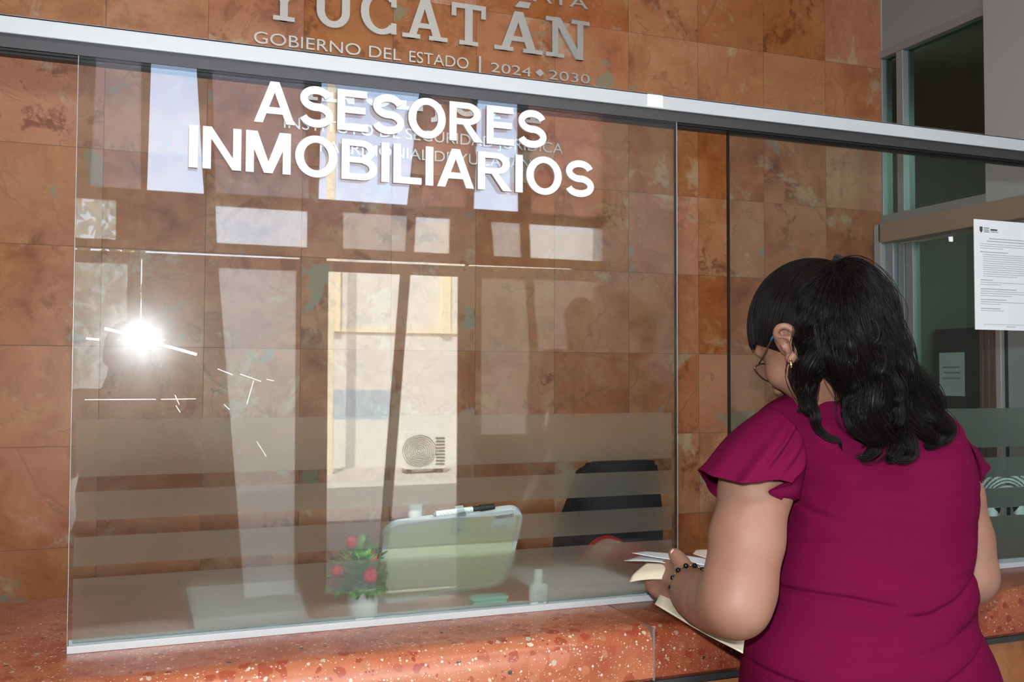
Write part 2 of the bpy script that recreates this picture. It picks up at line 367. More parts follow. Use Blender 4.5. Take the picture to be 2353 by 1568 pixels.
# the office room behind the glazing
gw = plain('pale_green_wall_paint', (0.24,0.30,0.255), 0.8)
struct('wall_office_end', MB().box((5.9, -0.5, 0), (6.0, 3.1, 2.75)), gw)
struct('wall_office_back', MB().box((2.99, 2.6, 0), (6.0, 2.7, 2.75)), gw)
struct('wall_office_front', MB().box((3.03, -0.6, 0), (6.0, -0.5, 2.75)), gw)
struct('wall_office_side', MB().box((WX+0.05, WALL_Y+0.12, 0), (WX+0.12, 2.6, 2.75)), gw)
struct('ceiling_office', MB().box((WX+0.12, -0.5, 2.75), (6.0, 2.7, 2.83)), plain('office_ceiling', (0.18,0.20,0.18), 0.9))
cb = empty('filing_cabinet', (4.45, 2.2, 0), 'dark gray steel cabinet inside the office, seen through the green glass door', 'cabinet')
mb = MB(); mb.box((4.1, 2.22, 0), (4.75, 2.58, 1.62), 0.008); mb.build('body', plain('dark_gray_steel', (0.06,0.065,0.075), 0.5), cb)
for k in range(2):
    mb = MB(); mb.box((4.11+k*0.325, 2.205, 0.05), (4.42+k*0.325, 2.222, 1.60), 0.004); dd = mb.build('door', plain('cabinet_door_gray', (0.07,0.075,0.085), 0.45), cb)
    MB().box((4.37-k*0.0+k*0.09, 2.19, 0.85), (4.385+k*0.09, 2.206, 1.0), 0.003).build('handle', M['alu'], dd)
# sheet taped on the office door glass
pg = empty('notice_sheet', (2.90, 1.29, 1.40), 'pale teal paper notice with three lines taped on the office door glass', 'notice')
MB().box((2.9095, 1.228, 1.285), (2.9115, 1.350, 1.452)).build('sheet', plain('teal_paper', (0.30,0.44,0.42), 0.7), pg)
mb = MB()
for k in range(3): mb.box((2.9085, 1.248, 1.392-k*0.021), (2.9094, 1.335-0.01*(k==1), 1.398-k*0.021))
mb.build('print', plain('teal_ink', (0.13,0.22,0.21), 0.7), pg)

# ---------------------------------------------------------------- the counter
def slab(name, xa, xb, mat, label):
    prof = [(-0.150,0.862),(-0.165,0.8625),(-0.174,0.870),(-0.1745,0.915),(-0.171,0.930),(-0.163,0.942),(-0.150,0.9485),(-0.135,0.950),(0.385,0.950),(0.396,0.946),(0.400,0.936),(0.400,0.862)]
    nx = 2; vs = []; n = len(prof)
    for x in (xa, xb):
        vs += [(x, y, z) for y, z in prof]
    fs = [(i, (i+1)%n, n+(i+1)%n, n+i) for i in range(n)] + [tuple(range(n))[::-1], tuple(range(n, 2*n))]
    o = from_py(name, vs, fs, mat, None, True); o.data.set_sharp_from_angle(angle=math.radians(35))
    return tag(o, label, 'counter top')
slab('counter_slab', -2.4, 0.7815, M['terrazzo'], 'orange terrazzo counter slab with a rounded edge under the lettered glass pane')
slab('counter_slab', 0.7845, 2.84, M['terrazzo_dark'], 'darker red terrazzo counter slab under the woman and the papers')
thing1('slab_joint', MB().box((0.7812, -0.1738, 0.865), (0.7848, 0.395, 0.9488)), plain('gray_grout', (0.20,0.15,0.13), 0.9), 'gray grout joint between the orange and the red counter slabs', 'joint')
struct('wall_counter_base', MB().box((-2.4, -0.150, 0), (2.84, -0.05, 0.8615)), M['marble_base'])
struct('shadow_gap_strip', MB().box((-2.4, -0.168, 0.852), (2.84, -0.150, 0.8622)), M['dark_alu'])  # dark strip paints the shadow gap below the slab

# ---------------------------------------------------------------- glass screen on the counter
rail = empty('aluminium_rail', (0.9, 0.0, 1.86), 'white aluminium sliding track above the counter glass', 'rail')
mb = MB(); mb.box((-2.4, -0.012, 1.8545), (2.85, -0.006, 1.8815), 0.0012); mb.box((-2.4, -0.012, 1.8775), (2.85, 0.045, 1.8815), 0.0012)
mb.build('face', M['white_alu'], rail)
mb = MB()
mb.box((-2.4, -0.006, 1.835), (2.85, -0.0053, 1.8775)); mb.box((-2.4, 0.0095, 1.835), (2.85, 0.0115, 1.8775)); mb.box((-2.4, 0.0265, 1.835), (2.85, 0.045, 1.8775)); mb.box((-2.4, -0.0045, 1.868), (2.85, 0.0275, 1.8775))
mb.build('channel', M['dark_alu'], rail)  # dark colour puts in the shade of the rail's underside and tracks
MB().box((-2.4, 0.0113, 1.839), (2.85, 0.0126, 1.8425)).build('inner_lip', M['alu'], rail)
th = MB(); th.box((0.862, -0.0126, 1.8565), (0.895, -0.0119, 1.8795), 0.0003)
th.build('paint_patch', plain('cream_paint_patch', (0.80,0.79,0.70), 0.7), rail)
sill = empty('bottom_channel', (0.9, 0.0, 0.95), 'white aluminium channel holding the glass along the counter', 'rail')
mb = MB(); mb.box((-0.096, -0.009, 0.9502), (2.85, -0.0055, 0.9612), 0.0006); mb.box((-0.096, 0.0275, 0.9502), (2.85, 0.031, 0.9612), 0.0006); mb.box((-0.096, -0.0055, 0.9502), (2.85, 0.0275, 0.9520))
mb.build('channel', M['white_alu'], sill)

def text_mesh(name, body, x0, x1, zb, cap, y, ext, mat, parent, off=0.0, font=None, refchar='E', space=1.0, align=True):
    cu = bpy.data.curves.new(name, 'FONT'); cu.body = body; cu.size = 1.0; cu.offset = off; cu.extrude = 0.0; cu.space_character = space
    if font: cu.font = font
    o = bpy.data.objects.new(name, cu); COL.objects.link(o)
    dg = bpy.context.evaluated_depsgraph_get(); me = bpy.data.meshes.new_from_object(o.evaluated_get(dg))
    COL.objects.unlink(o)
    cu.body = refchar; COL.objects.link(o); dg = bpy.context.evaluated_depsgraph_get(); dg.update(); mr = bpy.data.meshes.new_from_object(o.evaluated_get(dg))
    COL.objects.unlink(o); bpy.data.objects.remove(o)
    ch = max(v.co.y for v in mr.vertices); cl = min(v.co.y for v in mr.vertices)
    xs = [v.co.x for v in me.vertices]; a, b = min(xs), max(xs)
    sx = (x1-x0)/(b-a); sz = cap/(ch-cl)
    bm = bmesh.new(); bm.from_mesh(me)
    for v in bm.verts: v.co = Vector((x0+(v.co.x-a)*sx, y, zb+(v.co.y-cl)*sz))
    bmesh.ops.remove_doubles(bm, verts=bm.verts[:], dist=1e-6)
    fs = bm.faces[:]
    if ext > 0:
        r = bmesh.ops.extrude_face_region(bm, geom=fs)
        for v in [g for g in r['geom'] if isinstance(g, bmesh.types.BMVert)]: v.co.y += ext
    bmesh.ops.recalc_face_normals(bm, faces=bm.faces[:])
    m2 = bpy.data.meshes.new(name); bm.to_mesh(m2); bm.free()
    return link(name, m2, mat, parent)
FONT = None
def arc0(cx, cy, rx, ry, a0, a1, wx, wy, n=40):
    out = [(cx+rx*math.cos(math.radians(a0+(a1-a0)*i/n)), cy+ry*math.sin(math.radians(a0+(a1-a0)*i/n))) for i in range(n+1)]
    inn = [(cx+(rx-wx)*math.cos(math.radians(a0+(a1-a0)*i/n)), cy+(ry-wy)*math.sin(math.radians(a0+(a1-a0)*i/n))) for i in range(n+1)]
    return out+inn[::-1]

def stroke(pts, w):
    pts = [Vector((p[0], p[1])) for p in pts]; L_, R_ = [], []
    for i, p in enumerate(pts):
        d = (pts[min(i+1, len(pts)-1)]-pts[max(i-1, 0)]).normalized(); n_ = Vector((-d.y, d.x))
        L_.append(p+n_*w/2); R_.append(p-n_*w/2)
    return [(p.x, p.y) for p in L_]+[(p.x, p.y) for p in R_[::-1]]
def earc(cx, cy, rx, ry, a0, a1, n=20):
    return [(cx+rx*math.cos(math.radians(a0+(a1-a0)*i/n)), cy+ry*math.sin(math.radians(a0+(a1-a0)*i/n))) for i in range(n+1)]
def box_(x0, y0, x1, y1): return [(x0,y0),(x1,y0),(x1,y1),(x0,y1)]
WB = 0.195
BOLD = {
 'A': (1.00, [[(0,0),(0.215,0),(0.60,1),(0.39,1)], [(0.785,0),(1.0,0),(0.61,1),(0.40,1)], box_(0.22,0.225,0.78,0.385)]),
 'S': (0.86, [stroke(earc(0.43,0.70,0.315,0.208,14,270)+earc(0.43,0.296,0.335,0.204,90,-166)[1:], 0.188)]),
 'E': (0.80, [box_(0,0,0.20,1), box_(0.1,0,0.80,0.17), box_(0.1,0.83,0.77,1), box_(0.1,0.43,0.73,0.595)]),
 'O': (1.03, [arc0(0.515,0.5,0.515,0.517,0,360,0.21,0.175)]),
 'R': (0.95, [box_(0,0,0.20,1), arc0(0.50,0.715,0.385,0.285,-90,90,0.20,0.155), box_(0.1,0.845,0.51,1), box_(0.1,0.43,0.51,0.585), [(0.36,0.46),(0.56,0.46),(0.95,0),(0.70,0)]]),
 'I': (0.205, [box_(0,0,0.205,1)]),
 'N': (0.88, [box_(0,0,0.19,1), box_(0.69,0,0.88,1), [(0,1),(0.20,1),(0.88,0),(0.68,0)]]),
 'M': (1.06, [box_(0,0,0.19,1), box_(0.87,0,1.06,1), [(0,1),(0.27,1),(0.63,0),(0.43,0)], [(1.06,1),(0.79,1),(0.43,0),(0.63,0)]]),
 'B': (0.90, [box_(0,0,0.20,1), arc0(0.50,0.735,0.345,0.265,-90,90,0.19,0.155), arc0(0.53,0.285,0.37,0.285,-90,90,0.20,0.16), box_(0.1,0.845,0.52,1), box_(0.1,0.43,0.55,0.575), box_(0.1,0,0.55,0.16)]),
 'L': (0.74, [box_(0,0,0.20,1), box_(0.1,0,0.74,0.17)]),
}
def bold_word(txt, x0, x1, zb, cap, parent, gap=0.105):
    tot = sum(BOLD[c][0] for c in txt)+gap*(len(txt)-1); s = (x1-x0)/tot; x = x0
    for c in txt:
        mb = MB()
        for k, p in enumerate(BOLD[c][1]): mb.prism([(x+a*s, zb+b*cap) for a, b in p], -0.0088-0.00012*k, -0.0052)
        mb.build('lettering', M['mirror_white'], parent); x += (BOLD[c][0]+gap)*s
def band(zs, x0, x1, y0, y1, name, mat, parent):
    for za, zb in zs: MB().box((x0, y0, za), (x1, y1, zb)).build(name, mat, parent)
BANDS = [(1.206,1.291), (1.141,1.184), (1.074,1.117), (0.9625,1.056)]
pa = empty('glass_pane', (0.416, 0.0, 0.952), 'large clear sliding glass pane with white lettering and frosted bands', 'glass pane')
MB().box((-0.0956, -0.005, 0.953), (0.9277, 0.005, 1.842)).build('pane', M['glass_front'], pa)
MB().box((0.9277, -0.005, 0.953), (0.9290, 0.005, 1.842)).build('polished_edge', M['glass_edge_pale'], pa)
MB().box((-0.0963, -0.005, 0.953), (-0.0956, 0.005, 1.842)).build('polished_edge', M['glass_edge_pale'], pa)
band(BANDS, -0.090, 0.9225, 0.0056, 0.00563, 'frosted_band', M['frost'], pa)
for txt, x0, x1, zb, cap in (('ASESORES', 0.159, 0.662, 1.7595, 0.0670), ('INMOBILIARIOS', 0.062, 0.755, 1.679, 0.0660)):
    bold_word(txt, x0, x1, zb, cap, pa)
scr = MB()
def scratch(pts, w):
    for a_, b_ in zip(pts[:-1], pts[1:]):
        a_, b_ = Vector(a_), Vector(b_); d_ = (b_-a_).normalized(); o_ = Vector((-d_.z, 0, d_.x))*w/2
        scr.bm.faces.new([scr.bm.verts.new(q) for q in (a_-o_, b_-o_, b_+o_, a_+o_)])
scratch([(-0.0534, -0.0053, 1.4273), (-0.0261, -0.0053, 1.4207), (-0.0033, -0.0053, 1.4106), (0.0421, -0.0053, 1.4000), (0.0784, -0.0053, 1.3897)], 0.0042)
scratch([(-0.0781, -0.0054, 1.4119), (-0.0602, -0.0054, 1.4103)], 0.0030); scratch([(-0.0350, -0.0054, 1.4107), (0.0326, -0.0054, 1.4112)], 0.0012)
for q in (((-0.0783, -0.0053, 1.3210), (0.0203, -0.0053, 1.3211)), ((0.0277, -0.0053, 1.3210), (0.0781, -0.0053, 1.3214)), ((0.1436, -0.0053, 1.3598), (0.1756, -0.0053, 1.3483)), ((0.1836, -0.0053, 1.3517), (0.1957, -0.0053, 1.3490)), ((0.0476, -0.0053, 1.3276), (0.0541, -0.0053, 1.3129)), ((0.0491, -0.0053, 1.3116), (0.0556, -0.0053, 1.3009)), ((0.1200, -0.0053, 1.3124), (0.1286, -0.0053, 1.3042)), ((0.1701, -0.0053, 1.2540), (0.1851, -0.0053, 1.2297)), ((0.1642, -0.0053, 1.3496), (0.1541, -0.0053, 1.3121)), ((0.1095, -0.0053, 1.3678), (0.1325, -0.0053, 1.3584))):
    scratch(q, 0.0011)
tsc = NT('scratched_surface'); scratch_m = tsc.end(tsc.n('MixShader', {0: 0.42, 1: tsc.n('BsdfTransparent'), 2: tsc.n('BsdfPrincipled', {'Base Color': (0.85,0.88,0.92), 'Roughness': 0.35, 'Metallic': 0.4})}))
scr.build('scratches', scratch_m, pa)
pb = empty('glass_pane', (1.95, 0.019, 0.952), 'clear glass pane behind the woman with dark green edge and etched bands', 'glass pane')
MB().box((1.0572, 0.014, 0.953), (2.84, 0.024, 1.842)).build('pane', M['glass'], pb)
MB().box((1.0562, 0.014, 0.953), (1.0572, 0.024, 1.842)).build('polished_edge', M['glass_edge'], pb)
band(BANDS, 1.062, 2.84, 0.0246, 0.02463, 'frosted_band', M['frost_b'], pb)
# star rosette cut into the film of the second pane: rays crossing the clear gaps
mb = MB(); cx, cz = 1.772, 1.062
for k in range(64):
    a = math.pi*(k+0.5)/64; ca, sa = math.cos(a), math.sin(a)
    for (r0, r1) in ((0.020,0.062), (0.064,0.100)):
        for q in (-1, 1):
            a2 = a + q*(0.42 if r0 < 0.05 else 0.10)
            p0 = Vector((cx+r0*ca, 0.0244, cz+r0*sa)); p1 = Vector((cx+r1*math.cos(a2), 0.0244, cz+r1*math.sin(a2)))
            if max(p0.z, p1.z) < 1.056 or min(p0.z, p1.z) > 1.140: continue
            for (za, zb) in ((1.056,1.074), (1.117,1.141)):
                d = p1-p0
                if abs(d.z) < 1e-4: continue
                t0 = max(0, min(1, min((za-p0.z)/d.z, (zb-p0.z)/d.z))); t1 = max(0, min(1, max((za-p0.z)/d.z, (zb-p0.z)/d.z)))
                if t1-t0 < 0.02: continue
                u, v = p0+d*t0, p0+d*t1; wdt = Vector((d.z, 0, -d.x)).normalized()*0.0009
                f = [mb.bm.verts.new(x) for x in (u-wdt, u+wdt, v+wdt, v-wdt)]; mb.bm.faces.new(f)
mb.build('etched_rosette', plain('etched_film', (0.50,0.60,0.56), 0.7), pb)

# ---------------------------------------------------------------- lettering on the marble wall
sg = empty('wall_sign', (0.93, 1.64, 2.4), 'brushed steel government lettering mounted on the red marble wall', 'sign')
YW = WALL_Y
def sign(body, x0, x1, zb, cap, off=0.0, ext=0.006, **kw):
    return text_mesh('lettering', body, x0, x1, zb, cap, YW-ext-0.002, ext, M['steel'], sg, off=off, font=FONT, **kw)
sign('RENACIMIENTO MAYA', 0.36, 1.530, 2.7225, 0.040, 0.0)
sign('GOBIERNO', 0.324, 0.676, 2.4425, 0.0385, 0.0); sign('DEL', 0.705, 0.818, 2.4425, 0.0385, 0.0); sign('ESTADO', 0.846, 1.062, 2.4425, 0.0385, 0.0)
MB().box((1.101, YW-0.008, 2.434), (1.1085, YW-0.002, 2.494)).build('divider_bar', M['steel'], sg)
sign('2024', 1.146, 1.302, 2.4425, 0.034, 0.0, refchar='2'); sign('2030', 1.371, 1.537, 2.4425, 0.034, 0.0, refchar='2')
MB().prism([(1.318,2.461),(1.336,2.475),(1.354,2.461),(1.336,2.447)], YW-0.008, YW-0.002).build('diamond', M['steel'], sg)
sign('INSTITUTO DE SEGURIDAD JURÍDICA', 0.423, 1.428, 2.171, 0.0375, 0.0)
sign('PATRIMONIAL DE YUCATÁN', 0.542, 1.302, 2.1035, 0.0365, 0.0)
def poly_letter(polys, x0, zb, s, name='lettering', ext=0.010):
    mb = MB()
    for k, p in enumerate(polys):
        e = 0.0002*k
        mb.prism([(x0+a*s[0], zb+b*s[1]) for a, b in p], YW-ext-0.002-e, YW-0.002)
    return mb.build(name, M['steel'], sg)
def arc(cx, cy, rx, ry, a0, a1, wx, wy, n=28):
    out = [(cx+rx*math.cos(math.radians(a0+(a1-a0)*i/n)), cy+ry*math.sin(math.radians(a0+(a1-a0)*i/n))) for i in range(n+1)]
    inn = [(cx+(rx-wx)*math.cos(math.radians(a0+(a1-a0)*i/n)), cy+(ry-wy)*math.sin(math.radians(a0+(a1-a0)*i/n))) for i in range(n+1)]
    return out+inn[::-1]
def R(x0, y0, x1, y1): return [(x0,y0),(x1,y0),(x1,y1),(x0,y1)]
SER = 0.10
GL = {   # slab-serif capitals on a unit body
 'Y': (0.92, [[(0.38,0),(0.54,0),(0.54,0.46),(0.46,0.52),(0.38,0.46)], [(0.02,1),(0.22,1),(0.54,0.44),(0.40,0.40)], [(0.90,1),(0.70,1),(0.38,0.44),(0.52,0.40)], R(0.24,0,0.68,SER), R(-0.06,0.9,0.32,1), R(0.60,0.9,0.98,1)]),
 'U': (0.86, [R(0.08,0.36,0.25,1), R(0.61,0.36,0.78,1), arc(0.43,0.37,0.35,0.38,180,360,0.17,0.15), R(-0.02,0.9,0.36,1), R(0.50,0.9,0.88,1)]),
 'C': (0.84, [arc(0.46,0.5,0.44,0.52,42,318,0.18,0.13), R(0.68,0.66,0.80,0.98), R(0.68,0.02,0.80,0.28)]),
 'A': (0.94, [[(0.08,0),(0.25,0),(0.54,1),(0.38,1)], [(0.86,0),(0.67,0),(0.38,1),(0.56,1)], R(0.26,0.26,0.68,0.38), R(-0.04,0,0.36,SER), R(0.56,0,0.98,SER)]),
 'T': (0.80, [R(0.31,0,0.49,1), R(0.0,0.88,0.80,1), R(0.0,0.68,0.11,0.92), R(0.69,0.68,0.80,0.92), R(0.18,0,0.62,SER)]),
 'N': (0.92, [R(0.12,0,0.25,1), R(0.67,0,0.80,1), [(0.12,1),(0.30,1),(0.80,0),(0.64,0)], R(-0.02,0,0.38,SER), R(0.54,0.9,0.94,1), R(-0.02,0.9,0.26,1)]),
 'I': (0.40, [R(0.12,0,0.29,1), R(0.0,0,0.41,SER), R(0.0,0.9,0.41,1)]),
 'S': (0.70, [arc(0.35,0.745,0.31,0.265,10,275,0.16,0.13), arc(0.35,0.255,0.33,0.265,-170,88,0.16,0.13)]),
 'E': (0.74, [R(0.10,0,0.27,1), R(0.0,0,0.70,SER+0.02), R(0.0,0.88,0.68,1), R(0.2,0.45,0.56,0.56), R(0.60,0,0.71,0.26), R(0.58,0.74,0.69,1)]),
 'J': (0.46, [R(0.17,-0.05,0.34,1), arc(0.06,-0.06,0.28,0.24,-90,0,0.17,0.14), R(0.05,0.9,0.46,1)]),
 'P': (0.76, [R(0.10,0,0.27,1), arc(0.40,0.70,0.32,0.30,-90,90,0.16,0.12), R(0.2,0.88,0.42,1), R(0.2,0.40,0.42,0.52), R(0.0,0,0.40,SER), R(0.0,0.9,0.3,1)]),
}
def word(txt, x0, x1, zb, cap, gap=0.13):
    tot = sum(GL[c][0] for c in txt) + gap*(len(txt)-1); s = (x1-x0)/tot; x = x0
    for c in txt:
        poly_letter(GL[c][1], x, zb, (s, cap)); x += (GL[c][0]+gap)*s
    return x
word('YUCAT', 0.345, 1.125, 2.526, 0.147); word('AN', 1.165, 1.530, 2.526, 0.147)
poly_letter([[(0,0),(1.0,0.0),(1.15,1),(0.35,1)]], 1.235, 2.690, (0.055, 0.022))
word('INSEJUPY', 0.478, 1.370, 2.272, 0.112)

# ================================================================ LOBBY FRONT, SEEN MIRRORED IN THE GLASS
FY = -4.25; K = 1.0643
def fx(x): return x*K
def fz(z): return 1.36+(z-1.36)*K
def quad(a): return [(fx(x), fz(z)) for x, z in a]
OPEN = {  # outlines of the openings (x, z) as they stand in the front wall
 'a': ([(-0.25,3.06),(-0.03,3.06),(-0.02,2.34),(-0.27,2.34)], 'dull'), 'b': ([(0.02,3.06),(0.25,3.06),(0.30,2.34),(0.01,2.34)], 'clear'),
 'c': ([(0.33,3.06),(0.83,3.06),(0.87,2.35),(0.36,2.35)], 'dull'), 'e': ([(0.93,3.06),(1.51,3.06),(1.44,2.355),(0.92,2.355)], 'clear'),
 'f': ([(1.58,3.06),(1.84,3.06),(1.80,2.36),(1.52,2.36)], 'pink'), 'g': ([(1.87,3.06),(2.13,3.06),(2.14,2.36),(1.85,2.36)], 'clear'),
 'h': ([(2.20,3.06),(2.72,3.06),(2.72,2.36),(2.22,2.36)], 'pink'),
 'i': ([(-0.50,2.275),(-0.14,2.275),(-0.14,2.065),(-0.50,2.065)], 'bright'), 'j': ([(0.36,2.28),(0.86,2.28),(0.86,2.075),(0.37,2.075)], 'bright'),
 'k': ([(1.06,2.29),(1.44,2.29),(1.43,2.08),(1.06,2.08)], 'film'), 'l': ([(1.49,2.29),(1.70,2.29),(1.70,2.08),(1.48,2.08)], 'bright'),
 'm': ([(1.96,2.29),(2.15,2.29),(2.16,2.08),(1.98,2.08)], 'film'), 'n': ([(2.21,2.29),(2.72,2.29),(2.72,2.08),(2.22,2.08)], 'bright'),
 'o': ([(-0.50,1.94),(-0.08,1.94),(-0.07,0.14),(-0.50,0.14)], 'film'), 'p': ([(0.38,1.94),(0.80,1.94),(0.81,0.14),(0.54,0.14)], 'film'),
 'q': ([(0.98,1.945),(1.40,1.945),(1.27,0.12),(0.985,0.12)], 'open'), 'r': ([(1.46,1.945),(1.755,1.945),(1.755,0.10),(1.325,0.10)], 'open'),
 'u': ([(-0.50,2.002),(0.82,2.006),(0.82,2.016),(-0.50,2.013)], 'open'), 'v': ([(0.97,2.004),(1.80,2.010),(1.80,2.024),(0.97,2.020)], 'open'), 'w': ([(1.82,2.012),(2.5,2.020),(2.5,2.026),(1.82,2.022)], 'open'), 'x': ([(-0.012,1.10),(-0.005,1.10),(-0.008,1.98),(-0.014,1.98)], 'open'),
 's': ([(1.90,1.945),(2.19,1.945),(2.25,1.0),(1.90,1.0)], 'film2'), 't': ([(2.24,1.95),(2.68,1.95),(2.68,1.0),(2.30,1.0)], 'film2'),
}
def film(name, col, w_tr, tint=(1,1,1)):
    t = NT(name); tl = t.n('BsdfTranslucent', {0: col}); tr = t.n('BsdfTransparent', {0: tint})
    return t.end(t.n('MixShader', {0: w_tr, 1: tl, 2: tr}))
FM = {'dull': film('dull_film', (0.40,0.33,0.36), 0.16), 'pink': film('pink_film', (0.50,0.30,0.25), 0.13, (1.0,0.72,0.62)), 'bright': film('white_blind', (0.88,0.88,0.80), 0.62), 'film': film('gray_film', (0.52,0.50,0.45), 0.38),
      'film2': film('smoked_film', (0.24,0.22,0.18), 0.20), 'clear': M['glass'], 'open': M['glass']}
FX0, FX1, FZ1 = -3.2, 2.89, 3.45
mb = MB()
outer = [(FX0,0),(FX1,0),(FX1,FZ1),(FX0,FZ1)]
# front wall with its openings cut out (outline + holes triangulated, then thickened)
from mathutils.geometry import delaunay_2d_cdt
V2, E2 = [], []
def loop(pts):
    b = len(V2); V2.extend([Vector(p) for p in pts]); E2.extend([(b+i, b+(i+1)%len(pts)) for i in range(len(pts))])
loop(outer)
for q_, (pts, kk) in OPEN.items(): loop(quad(pts))
r_ = delaunay_2d_cdt(V2, E2, [], 1, 1e-5)
vv, ff = r_[0], r_[2]
def inside(p, poly):
    c = False; n = len(poly)
    for i in range(n):
        a, b = poly[i], poly[(i+1)%n]
        if (a[1] > p[1]) != (b[1] > p[1]) and p[0] < (b[0]-a[0])*(p[1]-a[1])/(b[1]-a[1])+a[0]: c = not c
    return c
quads = [quad(p) for p, k in OPEN.values()]
keep = [f for f in ff if not any(inside((sum(vv[i].x for i in f)/3, sum(vv[i].y for i in f)/3), q) for q in quads)]
bmv = [mb.bm.verts.new((v.x, FY, v.y)) for v in vv]
fs = [mb.bm.faces.new([bmv[i] for i in f]) for f in keep]
r = bmesh.ops.extrude_face_region(mb.bm, geom=fs)
for g in r['geom']:
    if isinstance(g, bmesh.types.BMVert): g.co.y -= 0.02
struct('wall_front', mb, M['paint_brown'])
for k, (pts, kk) in OPEN.items():
    if kk in ('open', 'clear'): continue
    n = {'o': 'door_2', 'p': 'door_3', 's': 'door_4', 't': 'door_5'}.get(k, 'window_%d' % (ord(k)-ord('a')+2))
    struct(n, MB().prism(quad(pts), FY-0.013, FY-0.007), FM[kk])
# outdoors
struct('ground', MB().box((-14, -30, -0.12), (24, -4.4, -0.02)), plain('pale_concrete', (0.46,0.42,0.36), 0.9))
struct('road', MB().box((-14, -10.1, -0.02), (24, -4.5, -0.012)), plain('asphalt', (0.105,0.10,0.097), 0.9))
bl = empty('white_building', (5, -13.2, 0), 'white rendered building across the street, mirrored in the glass', 'building')
MB().box((2.6, -19, -0.02), (16, -12.9, 3.75)).build('wall', plain('white_render', (0.62,0.60,0.57), 0.85), bl)
mb = MB()
for x in (2.62, 4.35, 4.75): mb.box((x, -12.9, 2.0), (x+0.14, -12.8, 3.7))
mb.box((2.6, -12.9, 2.0), (9, -12.86, 2.06)); mb.build('pilasters', plain('cream_render', (0.72,0.62,0.44), 0.85), bl)
pl = empty('utility_pole', (2.42, -11.8, 0), 'cream utility pole across the street, mirrored in the glass', 'pole')
MB().cyl((2.42,-11.8,-0.02), (2.42,-11.8,8.0), 0.07, 0.06, 16).build('pole', plain('cream_pole', (0.72,0.62,0.46), 0.6), pl, True)
tr = empty('street_tree', (-1.6, -17.0, 0), 'green tree beyond the white building, mirrored in the glass', 'tree')
mb = MB(); rr = random.Random(4)
for k in range(420):
    a, b = rr.uniform(0, 6.28), rr.uniform(-1.2, 1.4); q = rr.uniform(1.2, 1.9)
    c = Vector((-1.6+q*math.cos(a)*math.cos(b), -17+q*math.sin(a)*math.cos(b), 3.3+1.5*q*math.sin(b)*0.8)); s = rr.uniform(0.15, 0.3)
    n1 = Vector((rr.uniform(-1,1), rr.uniform(-1,1), rr.uniform(-1,1))).normalized(); n2 = n1.orthogonal().normalized()
    mb.bm.faces.new([mb.bm.verts.new(c+n1*s), mb.bm.verts.new(c+n2*s*0.5), mb.bm.verts.new(c-n1*s), mb.bm.verts.new(c-n2*s*0.5)])
mb.build('foliage', plain('leaf_green', (0.08,0.13,0.035), 0.7), tr)
MB().cyl((-1.6,-17,-0.02), (-1.6,-17,3.2), 0.16, 0.09, 12).build('trunk', plain('bark', (0.12,0.08,0.05), 0.9), tr, True)
ac = empty('air_conditioner', (3.73, -11.4, -0.02), 'white outdoor air conditioner unit on the pavement, mirrored in the glass', 'air conditioner')
wp = plain('cream_steel', (0.70,0.68,0.62), 0.5)
MB().box((3.40,-11.75,0.04), (4.02,-11.45,0.56), 0.02).build('casing', wp, ac)
mb = MB()
for k in range(9): mb.tube([(3.62+0.03*k*math.cos(2*math.pi*i/24), -11.44, 0.30+0.027*k*math.sin(2*math.pi*i/24)) for i in range(24)], 0.004, 6, True) if k else None
mb.build('fan_grille', M['dark_alu'], ac)
mb = MB()
for k in range(9): mb.box((3.86,-11.445,0.10+k*0.045), (3.99,-11.44,0.12+k*0.045))
mb.build('side_louvres', M['dark_alu'], ac)
for x in (3.45, 3.90): MB().box((x,-11.72,-0.02), (x+0.07,-11.48,0.045)).build('foot', M['dark_alu'], ac)
# bluish notice stuck on the open door leaf glass
thing1('door_notice', MB().box((fx(1.02), FY-0.03, fz(1.10)), (fx(1.36), FY-0.028, fz(1.27))), film('blue_film', (0.45,0.62,0.70), 0.80, (0.82,0.94,1.0)), 'pale blue film notice on the street door, mirrored in the glass', 'notice')

# ================================================================ THINGS ON THE COUNTER BEHIND THE GLASS
def frame_of(tl, tr, bl):
    tl, tr, bl = Vector(tl), Vector(tr), Vector(bl)
    u = (tr-tl).normalized(); v = (bl-tl); v = (v-u*v.dot(u)); h = v.length; v.normalize(); n = v.cross(u)   # n: away from the viewer
    if n.y < 0: n = -n
    Mx = Matrix(((u.x, n.x, -v.x, tl.x), (u.y, n.y, -v.y, tl.y), (u.z, n.z, -v.z, tl.z), (0,0,0,1)))
    return Mx, (tr-tl).length, h
def rrect(x0, z0, x1, z1, r, n=8):
    out = []
    for cx_, cz_, a0 in ((x1-r, z1-r, 0), (x0+r, z1-r, 90), (x0+r, z0+r, 180), (x1-r, z0+r, 270)):
        for i in range(n+1):
            a = math.radians(a0+90*i/n); out.append((cx_+r*math.cos(a), cz_+r*math.sin(a)))
    return out
